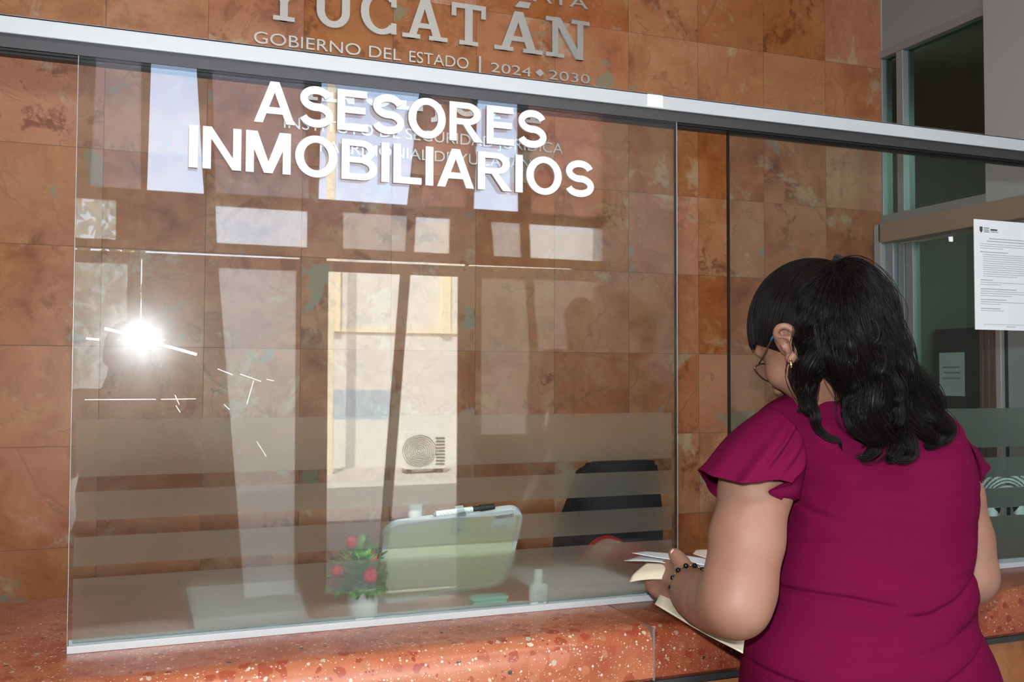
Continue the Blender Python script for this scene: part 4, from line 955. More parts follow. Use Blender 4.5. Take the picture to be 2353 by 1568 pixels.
# left hand: palm, thumb on top of the papers, four fingers curled under them
fwd = N3(np.array((0.8971, -0.0310, 1.0024))-np.array((0.8429, -0.1821, 1.0126)))
sidev = N3(np.cross(fwd, upz)); palm = np.array((0.8504, -0.1366, 1.0100))
pup = N3(np.cross(sidev, fwd))
b.cap((0.8429, -0.1821, 1.0126), palm, 0.0275, 0.026, 0.02); b.ell(palm+fwd*0.012, (0.046,0.021,0.034), [fwd, N3(np.array([-0.9,-0.35,0.25])), N3(np.array([-0.15,-0.1,1.0]))], 0.018)
b.chain([((0.8505, -0.1643, 1.0342),0.0140), ((0.8492, -0.1514, 1.0463),0.0120), ((0.8460, -0.1398, 1.0553),0.0106), ((0.8443, -0.1329, 1.0593),0.0090)], 0.008)
for q_, (ln, dz) in enumerate(((0.040,0.010),(0.043,-0.006),(0.040,-0.021),(0.032,-0.034))):
    base = palm+fwd*0.045+np.array([0,0,dz*0.8])+np.array([-0.004,0.0,0]); k1_ = base+N3(fwd+np.array([0.15,0.1,-0.02]))*ln; k2_ = k1_+N3(np.array([0.75,0.55,0.10]))*ln*0.62; k3_ = k2_+N3(np.array([0.95,0.15,0.16]))*ln*0.45
    b.chain([(base,0.0098), (k1_,0.0088), (k2_,0.0080), (k3_,0.0070)], 0.003)
# right arm, forearm across the front, hand
b.chain([((1.2338, -0.3185, 1.2193),0.036), ((1.2525, -0.3343, 1.1628),0.0430), ((1.2591, -0.3449, 1.0927),0.0445), ((1.2636, -0.3531, 1.0358),0.0440)], 0.03)
b.chain([((1.2636, -0.3531, 1.0358),0.0440), ((1.2936, -0.2697, 1.0205),0.038), ((1.3079, -0.1844, 1.0290),0.0265)], 0.02)
rw = np.array((1.3079, -0.1844, 1.0290)); rd = N3(np.array([-0.92,0.25,0.06])); b.ell(rw+rd*0.045, (0.045,0.018,0.033), [rd, N3([0.25,0.9,0.3]), N3([0,-0.3,1])], 0.015)
for q_ in range(4):
    f0 = rw+rd*0.085+np.array([0,0,0.024-0.016*q_]); ln = (0.038,0.043,0.040,0.031)[q_]
    b.chain([(f0,0.0092), (f0+rd*ln,0.0085), (f0+rd*ln*1.5+np.array([0,-0.012,-0.012]),0.0078), (f0+rd*ln*1.75+np.array([0,-0.026,-0.022]),0.0068)], 0.003)
b.chain([(rw+rd*0.02+np.array([0,0,0.028]),0.012), (rw+rd*0.05+np.array([0,-0.01,0.052]),0.0105), (rw+rd*0.075+np.array([0,-0.012,0.058]),0.009)], 0.006)
Pu, Fu = b.mesh(); Pu = relax(Pu, Fu, 1, 0.4)
# legs and feet
g = SDF((0.72,-0.75,-0.004), (1.42,0.02,0.935), 0.0075)
g.ell(BL(0.0, 0.0, 0.90), (0.165,0.105,0.09), [ER, EF, upz], 0.03)
for sgn in (1, -1):
    g.chain([(BL(0.078*sgn, 0.0, 0.88),0.088), (BL(0.080*sgn, 0.012, 0.64),0.072), (BL(0.080*sgn, 0.012, 0.46),0.050), (BL(0.082*sgn, -0.010, 0.32),0.050), (BL(0.084*sgn, -0.012, 0.10),0.032), (BL(0.084*sgn, -0.014, 0.055),0.034)], 0.03)
    g.chain([(BL(0.084*sgn, -0.020, 0.036),0.034), (BL(0.090*sgn, 0.060, 0.034),0.032), (BL(0.096*sgn, 0.135, 0.026),0.025)], 0.02)
Pl, Fl = g.mesh(); Pl[:,2] = np.maximum(Pl[:,2], 0.003)
P, F = merge([(Pu, Fu), (Pl, Fl)])
fast_mesh('body', P, F, M['skin'], woman)

# ---- dress: one loft with folds
NTH, NZ = 220, 300
Rg = np.array(RINGS); zs = Rg[:,0][::-1]; zz = np.concatenate([np.linspace(0.306, 0.86, 40, endpoint=False), np.linspace(0.86, Rg[0,0], NZ-40)])
def ip(c): 
    v = Rg[:,c][::-1]; 
    return np.interp(zz, zs, v)
def smooth1(v, n=9):
    k = np.hanning(n+2)[1:-1]; k /= k.sum(); p = np.concatenate([np.full(n//2, v[0]), v, np.full(n//2, v[-1])]); return np.convolve(p, k, 'valid')
cr_, cf_, aa, bb_ = [smooth1(ip(c), 7) for c in (1,2,3,4)]
th = np.linspace(0, 2*math.pi, NTH, endpoint=False)
T_, Zg = np.meshgrid(th, zz)
ct, st = np.cos(T_), np.sin(T_); e_ = 2/2.25
ur = np.sign(ct)*np.abs(ct)**e_; uf = np.sign(st)*np.abs(st)**e_
rad_r = aa[:,None]*ur; rad_f = bb_[:,None]*uf
# spine hollow, shoulder blades, seat
back = np.clip(-st, 0, 1)
def gauss(x, c, w): return np.exp(-((x-c)/w)**2)
disp = -0.007*back**6*gauss(ct, 0, 0.10)*gauss(Zg, 1.16, 0.12)
disp += 0.006*back**2*(gauss(ct, 0.45, 0.25)+gauss(ct, -0.45, 0.25))*gauss(Zg, 1.215, 0.045)
disp += 0.016*back**1.5*(gauss(ct, 0.40, 0.32)+gauss(ct, -0.40, 0.32))*gauss(Zg, 0.82, 0.075)
lat = rad_r+cr_[:,None]                     # sideways position on her body, + is her right
def crease(pts, depth, w, bulge=0.0, wb=0.02, ends=0.03, side=None):
    """a fold line on the back: pts (sideways, height)"""
    global disp
    p = np.array(sorted(pts)); zc = np.interp(lat, p[:,0], p[:,1]); env = np.clip((lat-p[0,0])/ends, 0, 1)*np.clip((p[-1,0]-lat)/ends, 0, 1); env = env*env*(3-2*env)
    m = np.clip(back*3.0+0.5, 0, 1)*env; d = Zg-zc
    disp = disp - depth*m*np.exp(-(d/w)**2) + bulge*m*(np.exp(-((d-wb)/wb)**2)+0.7*np.exp(-((d+wb*0.9)/wb)**2))
crease([(-0.16,1.034),(-0.10,1.034),(-0.05,1.032),(0.0,1.024),(0.03,1.018)], 0.0058, 0.0042, 0.0040, 0.024)
crease([(0.015,1.006),(0.06,1.012),(0.10,1.028),(0.14,1.052),(0.18,1.070)], 0.0060, 0.0046, 0.0045, 0.026)
crease([(-0.20,0.926),(-0.14,0.914),(-0.09,0.908),(0.0,0.909),(0.07,0.921),(0.12,0.946),(0.15,0.966),(0.18,0.986)], 0.0052, 0.0040, 0.0046, 0.018)
crease([(-0.19,0.913),(-0.12,0.898),(-0.04,0.899),(0.04,0.909)], 0.0024, 0.0035, 0.0010, 0.010)
crease([(0.02,0.955),(0.08,0.968),(0.13,0.992),(0.16,1.005)], 0.0030, 0.0065, 0.0020, 0.018)
crease([(-0.14,1.100),(-0.10,1.106),(-0.05,1.118)], 0.0018, 0.0040, 0.0012, 0.012)
crease([(-0.13,1.175),(-0.09,1.150),(-0.05,1.142)], 0.0020, 0.006, 0.0014, 0.014)
rs = np.random.RandomState(3)
for k in range(34):
    c_, z_, s_ = rs.uniform(-0.17,0.17), rs.uniform(0.88,1.26), rs.uniform(-0.25,0.25); L_ = rs.uniform(0.03,0.08); w_ = rs.uniform(0.004,0.009)
    disp += rs.uniform(-1,1)*0.0011*np.exp(-((lat-c_)/L_)**2)*np.exp(-(((Zg-z_)-s_*(lat-c_))/w_)**2)*np.clip(back*3,0,1)
# skirt fullness
disp += 0.012*np.clip((0.74-Zg)/0.4, 0, 1)*np.sin(9*T_)
nr_ = np.sqrt((ur/np.maximum(aa[:,None],1e-3))**2+(uf/np.maximum(bb_[:,None],1e-3))**2)+1e-9
rr_ = rad_r+disp*(ur/aa[:,None])/nr_; rf_ = rad_f+disp*(uf/bb_[:,None])/nr_
Pd = np.array([OX,OY,0])+(rr_+cr_[:,None])[...,None]*ER+(rf_+cf_[:,None])[...,None]*EF+Zg[...,None]*upz
# neckline dips at the front, rises at the nape
dip = np.clip((Zg-1.28)/(Rg[0,0]-1.28), 0, 1)**2; Pd[...,2] -= 0.045*dip*np.clip(st, 0, 1)
idx = np.arange(NZ*NTH).reshape(NZ, NTH); nx_ = np.roll(idx, -1, 1)
Fd = np.stack([idx[:-1], nx_[:-1], nx_[1:], idx[1:]], -1).reshape(-1,4)
dress = fast_mesh('dress', Pd.reshape(-1,3), Fd, M['magenta'], woman)
dress.modifiers.new('thick', 'SOLIDIFY').thickness = 0.0016

# ---- flutter sleeves
def sleeve(top, hem, name, waves, folds=()):
    n, m = 160, 44; A = catmull(top, n, True); B = catmull(hem, n, True); G = []
    s_ = np.linspace(0, 1, m)
    mid = (A.mean(0)+B.mean(0))/2
    for t in s_:
        p = A*(1-t)+B*t
        c = p.mean(0); o = p-c; o[:,2] = 0; o /= np.linalg.norm(o, axis=1)[:,None]+1e-9
        puff = 0.012*math.sin(math.pi*min(1, t*1.15))*(1-0.5*t)
        ph = np.arange(n)/n*2*math.pi
        wv = sum(a_*np.sin(f_*ph+q_) for f_, a_, q_ in waves)*t*(1.0-0.35*t)
        for (c0_, w0_, d0_) in folds:
            dd = (np.arange(n)/n-c0_+0.5)%1-0.5; wv = wv+d0_*np.exp(-(dd/w0_)**2)*math.sin(math.pi*min(1,0.15+t))
        G.append(p+o*(puff+wv)[:,None])
    G = np.array(G); ii = np.arange(m*n).reshape(m, n); nn_ = np.roll(ii, -1, 1)
    Fs = np.stack([ii[:-1], nn_[:-1], nn_[1:], ii[1:]], -1).reshape(-1,4)
    o = fast_mesh(name, G.reshape(-1,3), Fs, M['magenta'], woman)
    md = o.modifiers.new('thick', 'SOLIDIFY'); md.thickness = 0.0014; return o
lt = [(0.9201, -0.3865, 1.2404), (0.9123, -0.3898, 1.2665), (0.9050, -0.3792, 1.2879), (0.9010, -0.3547, 1.3037), (0.9013, -0.3230, 1.3118), (0.9171, -0.2751, 1.3032), (0.9382, -0.2392, 1.2741), (0.9588, -0.2242, 1.2335), (0.9689, -0.2429, 1.1992), (0.9580, -0.2968, 1.1774), (0.9319, -0.3512, 1.1814), (0.9235, -0.3758, 1.2072)]
lh = [(0.8721, -0.4106, 1.2050), (0.8471, -0.4141, 1.2119), (0.8158, -0.4063, 1.2085), (0.7938, -0.3903, 1.2082), (0.7816, -0.3590, 1.2136), (0.7836, -0.3064, 1.2181), (0.8286, -0.2531, 1.1940), (0.8696, -0.2354, 1.1601), (0.9210, -0.2386, 1.1477), (0.9455, -0.2911, 1.1533), (0.8961, -0.3692, 1.1688), (0.8515, -0.3925, 1.1907)]
sleeve(lt, lh, 'sleeve', [(6,0.0045,0.4),(9,0.0030,1.7),(15,0.0016,0.2)], [(0.135,0.014,-0.007),(0.165,0.012,0.006),(0.06,0.016,-0.005),(0.23,0.018,-0.003)])
rt_ = [(1.2641, -0.3734, 1.2286), (1.2511, -0.3747, 1.2515), (1.2343, -0.3691, 1.2760), (1.2201, -0.3538, 1.2980), (1.2426, -0.3249, 1.2988), (1.2804, -0.3014, 1.2864), (1.2996, -0.2915, 1.2522), (1.3072, -0.2930, 1.2150), (1.3022, -0.3112, 1.1800), (1.2838, -0.3469, 1.1772), (1.2761, -0.3658, 1.1902)]
rh_ = [(1.2836, -0.3631, 1.1847), (1.2908, -0.3609, 1.1927), (1.3055, -0.3562, 1.2025), (1.3280, -0.3435, 1.2071), (1.3575, -0.3118, 1.2018), (1.3784, -0.2766, 1.1925), (1.3732, -0.2527, 1.1789), (1.3511, -0.2543, 1.1645), (1.3265, -0.2874, 1.1542), (1.3022, -0.3318, 1.1590), (1.2892, -0.3541, 1.1707)]
sleeve(rt_, rh_, 'sleeve', [(6,0.0012,0.4)])

# ---- hair
def cap_mesh():
    q = SDF(HC-0.135, HC+0.135, 0.003); q.ell(HC, (0.1035, 0.0815, 0.1095), AX, 0.001)
    def keep(X, Y, Z):
        X, Y, Z = X-HC[0], Y-HC[1], Z-HC[2]
        f = HF[0]*X+HF[1]*Y+HF[2]*Z; u = HU[0]*X+HU[1]*Y+HU[2]*Z; l = np.abs(HL[0]*X+HL[1]*Y+HL[2]*Z)
        line = np.where(f > 0.012, -0.040+1.15*(f-0.012)-0.25*np.clip(0.06-l, 0, 0.06), -0.040+0.9*(f-0.012))
        line = line+0.035*np.clip(1-((f+0.012)/0.026)**2, 0, 1)*(l > 0.05)
        return (line-u)*0.7
    q.V = np.maximum(q.V, q.field(keep).astype(np.float32)); return q.mesh()
Pc, Fc = cap_mesh(); Pc = relax(Pc, Fc, 2)
fast_mesh('hair_cap', Pc, Fc, M['hair'], woman)
TIE = HD(-0.079, -0.031, 0.060)
rs = np.random.RandomState(7)
def on_head(d, off):
    d = d/np.linalg.norm(d, axis=-1, keepdims=True); k = 1/np.sqrt((d[...,0]/0.1035)**2+(d[...,1]/0.0815)**2+(d[...,2]/0.1095)**2)
    return (d*(k+off)[...,None])
St = []
tl = np.array([-0.079,-0.031,0.060]); tl = tl/np.linalg.norm(tl)
for i in range(2600):
    a = rs.uniform(-math.pi, math.pi); f_, l_ = math.cos(a), math.sin(a)
    if f_ > 0.1: u_ = 0.62*f_-0.36+0.10*abs(l_)
    else: u_ = -0.42+0.45*f_*0.5
    u_ += rs.normal(0, 0.03); d0 = np.array([f_*0.95, l_, u_ + rs.uniform(0,0.9)**2*0.8]); d0 /= np.linalg.norm(d0)
    w_ = math.acos(np.clip(d0@tl, -1, 1)); t = np.linspace(0, 1, 26)[:,None]
    if w_ < 0.25: continue
    D = (np.sin((1-t)*w_)*d0+np.sin(t*w_)*tl)/math.sin(w_); D[:,2] += 0.10*np.sin(math.pi*t[:,0])*(d0[2] < 0.2)
    p = on_head(D, np.full(26, 0.0004)+rs.uniform(0, 1)**2*0.0034+0.010*np.clip(t[:,0]-0.85, 0, 1))
    St.append(HC+p[:,:1]*HF+p[:,1:2]*HL+p[:,2:]*HU)
St = np.array(St); Ph, Fh = tubes(St, np.tile(np.full(26, 0.00055), (len(St),1)), 3)
fast_mesh('combed_hair', Ph, Fh, M['hair'], woman)
mb = MB(); tn = N3(TIE-HC); tx = N3(np.cross(tn, [0.3,0.2,1])); ty = np.cross(tn, tx)
for k in range(3): mb.tube([Vector(TIE+tn*(0.003+0.005*k)+(tx*math.cos(2*math.pi*i/24)+ty*math.sin(2*math.pi*i/24))*0.0135) for i in range(24)], 0.0040, 8, True)
mb.build('hair_tie', plain('black_elastic', (0.008,0.008,0.012), 0.7), woman, 'all')
GD = [  # guide locks of the ponytail, from the one over the ear to the outermost
 [(0.9665, -0.3931, 1.5118), (0.9323, -0.4007, 1.4948), (0.9179, -0.4048, 1.4650), (0.9130, -0.4047, 1.4265), (0.9167, -0.4014, 1.3883), (0.9165, -0.3894, 1.3563), (0.9186, -0.3944, 1.3243), (0.9256, -0.4069, 1.3023), (0.9238, -0.4109, 1.2834), (0.9295, -0.4180, 1.2704), (0.9441, -0.4267, 1.2669), (0.9508, -0.4287, 1.2518)],
 [(0.9650, -0.3978, 1.5113), (0.9274, -0.4145, 1.4838), (0.9155, -0.4192, 1.4450), (0.9186, -0.4168, 1.4071), (0.9137, -0.4050, 1.3723), (0.9150, -0.3991, 1.3436), (0.9107, -0.3915, 1.3274), (0.9180, -0.3989, 1.3084), (0.9286, -0.4080, 1.2991)],
 [(0.9662, -0.3983, 1.5113), (0.9280, -0.4252, 1.4767), (0.9149, -0.4313, 1.4317), (0.9256, -0.4319, 1.3942), (0.9335, -0.4286, 1.3691), (0.9507, -0.4291, 1.3502), (0.9564, -0.4361, 1.3345), (0.9605, -0.4420, 1.3064), (0.9772, -0.4476, 1.2845)],
 [(0.9674, -0.3988, 1.5126), (0.9321, -0.4372, 1.4696), (0.9269, -0.4494, 1.4187), (0.9374, -0.4518, 1.3753), (0.9506, -0.4503, 1.3442), (0.9508, -0.4470, 1.3129), (0.9607, -0.4487, 1.2848), (0.9792, -0.4540, 1.2661), (0.9783, -0.4531, 1.2492), (0.9627, -0.4458, 1.2453)],
 [(0.9686, -0.3993, 1.5139), (0.9416, -0.4462, 1.4692), (0.9379, -0.4590, 1.4186), (0.9531, -0.4632, 1.3753), (0.9630, -0.4602, 1.3381), (0.9615, -0.4552, 1.3069), (0.9761, -0.4576, 1.2788), (0.9830, -0.4584, 1.2582), (0.9723, -0.4527, 1.2431), (0.9585, -0.4453, 1.2466)],
 [(0.9692, -0.3996, 1.5145), (0.9503, -0.4496, 1.4693), (0.9538, -0.4629, 1.4187), (0.9690, -0.4671, 1.3754), (0.9811, -0.4661, 1.3381), (0.9815, -0.4608, 1.3069), (0.9950, -0.4629, 1.2819), (1.0154, -0.4680, 1.2662), (1.0187, -0.4675, 1.2492), (1.0051, -0.4598, 1.2396), (0.9999, -0.4569, 1.2439)],
 [(0.9698, -0.3998, 1.5158), (0.9595, -0.4480, 1.4760), (0.9695, -0.4628, 1.4252), (0.9862, -0.4697, 1.3817), (0.9999, -0.4714, 1.3444), (1.0033, -0.4671, 1.3100), (1.0198, -0.4703, 1.2850), (1.0398, -0.4741, 1.2661), (1.0369, -0.4702, 1.2471), (1.0161, -0.4608, 1.2407), (1.0037, -0.4563, 1.2456)],
 [(0.9704, -0.4001, 1.5178), (0.9687, -0.4466, 1.4890), (0.9859, -0.4620, 1.4381), (1.0020, -0.4698, 1.3943), (1.0174, -0.4722, 1.3569), (1.0309, -0.4716, 1.3193), (1.0446, -0.4738, 1.2942), (1.0581, -0.4761, 1.2752), (1.0694, -0.4768, 1.2625), (1.0584, -0.4714, 1.2598)],
 [(0.9709, -0.4004, 1.5191), (0.9737, -0.4438, 1.5053), (0.9949, -0.4611, 1.4635), (1.0119, -0.4679, 1.4133), (1.0287, -0.4705, 1.3695), (1.0535, -0.4735, 1.3381), (1.0710, -0.4758, 1.3065), (1.0910, -0.4784, 1.2842), (1.0928, -0.4763, 1.2670), (1.0771, -0.4689, 1.2580), (1.0664, -0.4649, 1.2630)],
 [(0.9743, -0.3964, 1.5209), (0.9837, -0.4269, 1.5221), (1.0023, -0.4488, 1.4888), (1.0203, -0.4591, 1.4359), (1.0358, -0.4632, 1.3853), (1.0612, -0.4682, 1.3474), (1.0841, -0.4726, 1.3157), (1.0980, -0.4747, 1.2871), (1.1010, -0.4732, 1.2711), (1.0914, -0.4668, 1.2575)],
]
NP_ = 46
GP = np.array([catmull(g_, NP_) for g_ in GD]); ng = len(GP)
locks = []
tq = np.linspace(0,1,NP_)
for i in range(ng):
    w0 = np.stack([np.sin(tq*17+i*1.9), 0.7*np.cos(tq*17+i*1.3), 0.35*np.cos(tq*17+i*2.2)], 1)*(0.0055*np.minimum(1,tq*3)*np.minimum(1,(1.02-tq)*5))[:,None]; GP[i] = GP[i]+w0
for i in range(ng): locks.append((GP[i], 0.0115 if i else 0.0065, 120 if i else 60, 1.0))
for k in range(44):
    u = rs.uniform(0, ng-1.001); i = int(u); f_ = u-i; p = GP[i]*(1-f_)+GP[i+1]*f_
    end = rs.uniform(0.55, 0.8) if i < 3 else rs.choice([rs.uniform(0.50,0.72), rs.uniform(0.70,0.86)])
    q = np.linspace(0, end, NP_)*(NP_-1); j = np.minimum(q.astype(int), NP_-2); p = p[j]*(1-(q-j))[:,None]+p[j+1]*(q-j)[:,None]
    dpt = rs.uniform(-0.012, 0.028); tt = np.linspace(0,1,NP_)
    ph, am, wl = rs.uniform(0,6.28), rs.uniform(0.005,0.0105), rs.uniform(1.8,3.2)
    off = np.stack([np.sin(ph+tt*wl*6.28)*am, np.full(NP_, dpt)*np.sin(np.minimum(1, tt*2.0)*1.57)+np.cos(ph+tt*wl*6.28)*am*0.6, np.cos(ph*1.3+tt*wl*6.28)*am*0.5], 1)*np.minimum(1, tt*3)[:,None]
    locks.append((p+off, rs.uniform(0.007,0.012), 66, 1.0))
paths, rads = [], []
tt = np.linspace(0,1,NP_)
prof = np.interp(tt, [0,0.06,0.25,0.6,0.85,1.0], [0.65,0.8,1.0,0.9,0.50,0.08])
for (p, r_, n_, w_) in locks:
    tg = np.gradient(p, axis=0); tg /= np.linalg.norm(tg, axis=1)[:,None]+1e-9
    x_ = np.cross(tg, [0.36,0.93,0.05]); x_ /= np.linalg.norm(x_, axis=1)[:,None]+1e-9; y_ = np.cross(tg, x_)
    for s in range(n_):
        a0, rho = rs.uniform(0,6.28), math.sqrt(rs.uniform(0,1))*r_; tw = rs.uniform(-1.5,1.5); fz_ = rs.normal(0,1,3)*0.0008
        fly = rs.uniform(1.0,1.35) if rs.rand() < 0.86 else rs.uniform(1.4,2.3)
        ang = a0+tw*tt*2; rh = rho*prof*fly
        sp = p+x_*(np.cos(ang)*rh)[:,None]*1.15+y_*(np.sin(ang)*rh)[:,None]+np.outer(np.sin(tt*rs.uniform(8,20)+a0), fz_)
        cut = rs.uniform(0.86,1.0); q = tt*cut*(NP_-1); j = np.minimum(q.astype(int), NP_-2); sp = sp[j]*(1-(q-j))[:,None]+sp[j+1]*(q-j)[:,None]
        paths.append(sp); rads.append(np.full(NP_, rs.uniform(0.00035,0.0006))*np.interp(tt,[0,0.9,1],[1,0.9,0.3]))
Pp, Fp = tubes(np.array(paths), np.array(rads), 3)
# dense cores of the locks
core = np.array([l[0] for l in locks]); cr2 = np.array([prof*l[1]*0.55*np.interp(tt,[0,0.75,1],[1,0.7,0.05]) for l in locks])
Pq, Fq = tubes(core, cr2, 7)
fast_mesh('ponytail', np.concatenate([Pp, Pq]), np.concatenate([Fp, Fq+len(Pp)]), M['hair'], woman)

# ---- glasses, earring, bracelet
gl_ = MB(); gl_.tube([(0.8913, -0.3109, 1.3788), (0.8908, -0.3274, 1.3946), (0.8906, -0.3420, 1.4128), (0.8900, -0.3462, 1.4180)], 0.0013, 8)
ring = catmull([(0.8910, -0.2999, 1.3721), (0.8973, -0.2966, 1.3647), (0.9093, -0.2934, 1.3565), (0.9250, -0.2885, 1.3510), (0.9408, -0.2838, 1.3489), (0.9508, -0.2794, 1.3572), (0.9441, -0.2795, 1.3711), (0.9251, -0.2864, 1.3779), (0.9040, -0.2965, 1.3783)], 40, True)
gl_.tube([Vector(p) for p in ring], 0.0013, 8, True); gl_.ball((0.8899, -0.3015, 1.3714), 0.0022, 2); gl_.ball((0.8930, -0.3005, 1.3694), 0.0016, 2)
glo = gl_.build('eyeglasses', plain('bronze_wire', (0.20,0.14,0.09), 0.3, 0.9), woman, 'all')
MB().tube([(0.8900, -0.3439, 1.4147), (0.8906, -0.3497, 1.4205), (0.8904, -0.3607, 1.4292), (0.8956, -0.3727, 1.4373), (0.9041, -0.3780, 1.4353), (0.9097, -0.3778, 1.4289)], 0.0019, 8).build('temple_tip', plain('blue_acetate', (0.01,0.16,0.33), 0.3), glo, 'all')
MB().tube([Vector(np.array((0.8953, -0.3848, 1.3774))+np.array([0.0026*math.cos(a), 0.0022*math.cos(a), 0.0068*math.sin(a)])) for a in np.linspace(0, 2*math.pi, 20, endpoint=False)], 0.0009, 8, True).ball((0.8928, -0.3862, 1.3838), 0.0019, 2).build('earring', M['gold'], woman, 'all')
wc = np.array((0.8398, -0.1939, 1.0159)); wa = N3(np.array((0.8479, -0.1519, 1.0132))-np.array((0.8264, -0.2402, 1.0176))); wx_ = N3(np.cross(wa, upz)); wy_ = np.cross(wa, wx_)
br = empty('bracelet', wc.tolist()); br.parent = woman; br.matrix_parent_inverse = Matrix.Translation(woman.location).inverted()
for k in range(14):
    a = 2*math.pi*k/14; p = wc+(wx_*math.cos(a)*0.0330+wy_*math.sin(a)*0.0345)
    MB().ball(p, 0.0046, 2).build('black_bead', plain('black_bead', (0.006,0.006,0.007), 0.15) if k == 0 else bpy.data.materials['black_bead'], br, 'all')
mb = MB()
for k in range(14):
    for dd_ in (-0.16, 0.0, 0.16):
        a = 2*math.pi*(k+0.5)/14+dd_; p = wc+(wx_*math.cos(a)*0.0330+wy_*math.sin(a)*0.0345); mb.ball(p, 0.0019 if dd_ else 0.0024, 1)
mb.build('gold_spacers', M['gold'], br, 'all')
nl = MB(); nl.ball((0.8393, -0.1391, 1.0614), 0.0055, 3, (0.9,0.5,1.15)); nl.build('thumb_nail', plain('pink_nail', (0.72,0.42,0.38), 0.25), woman, 'all')
for sgn in (1, -1):
    sh = MB(); sh.ball(BL(0.090*sgn, 0.05, 0.03), 0.05, 3, (0.9,0.9,0.9)); 
    for v in sh.bm.verts:
        q = Vector(v.co)-Vector(BL(0.090*sgn, 0.05, 0.03)); r_, f_ = q.dot(Vector(ER)), q.dot(Vector(EF)); v.co = Vector(BL(0.090*sgn+r_*0.95, 0.05+f_*2.75, max(0.0, 0.030+q.z*0.65)))
    sh.build('shoe', M['black'], woman, 'all')

# ================================================================ PAPERS IN HER HAND
def sheet(name, rows, mat, label, cat, group=None, thick=0.0006, n=14):
    """rows: edge curves of a bent sheet"""
    R_ = [catmull(r_, n) for r_ in rows]; P_ = catmull(np.array(R_).reshape(len(R_), -1), 10).reshape(10, n, 3) if len(R_) > 2 else np.array([R_[0]*(1-t)+R_[1]*t for t in np.linspace(0,1,10)])
    ii = np.arange(10*n).reshape(10, n); Fs = np.stack([ii[:-1,:-1], ii[:-1,1:], ii[1:,1:], ii[1:,:-1]], -1).reshape(-1,4)
    o = fast_mesh(name, P_.reshape(-1,3), Fs, mat); o.modifiers.new('thick', 'SOLIDIFY').thickness = thick
    return tag(o, label, cat, group)
sheet('paper_sheet', [[(0.8127, -0.0431, 1.0465), (0.8348, -0.0783, 1.0445), (0.8669, -0.1120, 1.0416), (0.9145, -0.1461, 1.0344)], [(0.8499, -0.0198, 1.0433), (0.8763, -0.0514, 1.0440), (0.9020, -0.0826, 1.0432), (0.9366, -0.1118, 1.0386)]], M['paper'], 'topmost white sheet held under the thumb of the woman', 'paper')
sheet('paper_sheet', [[(0.7953, -0.0467, 1.0346), (0.8229, -0.0843, 1.0388), (0.8528, -0.1139, 1.0377), (0.9033, -0.1501, 1.0293)], [(0.8427, -0.0167, 1.0354), (0.8677, -0.0510, 1.0368), (0.8923, -0.0840, 1.0365), (0.9312, -0.1202, 1.0322)]], M['paper'], 'second white sheet just below the topmost one in her hand, ending furthest from her arm', 'paper')
sheet('folder_flap', [[(0.7807, -0.0937, 1.0079), (0.8002, -0.1100, 1.0134), (0.8247, -0.1259, 1.0155), (0.8490, -0.1416, 1.0154)], [(0.7919, -0.0899, 1.0211), (0.8108, -0.1059, 1.0258), (0.8344, -0.1237, 1.0283), (0.8554, -0.1381, 1.0281)], [(0.8236, -0.0769, 1.0352), (0.8390, -0.0936, 1.0364), (0.8528, -0.1139, 1.0370), (0.8675, -0.1280, 1.0349)]], M['cream'], 'cream folder flap drooping below the white sheets in her hand', 'folder')
sheet('manila_folder', [[(0.7970, -0.1526, 0.9829), (0.8055, -0.2144, 0.9732), (0.8129, -0.2813, 0.9645), (0.8252, -0.3607, 0.9555)], [(0.8315, -0.1125, 0.9903), (0.8447, -0.1762, 0.9814), (0.8582, -0.2454, 0.9732), (0.8631, -0.3114, 0.9687)]], M['cream'], 'cream card folder lying over the counter edge below her bare forearm', 'folder', thick=0.0014)
sheet('folder_corner', [[(0.9320, -0.0511, 1.0389), (0.9371, -0.0691, 1.0371), (0.9522, -0.1015, 1.0327)], [(0.9505, -0.0315, 1.0414), (0.9595, -0.0480, 1.0445), (0.9752, -0.0734, 1.0470)]], plain('pinkish_card', (0.68,0.55,0.46), 0.7), 'pinkish cream folder corner showing between the glass and her bent arm', 'folder')

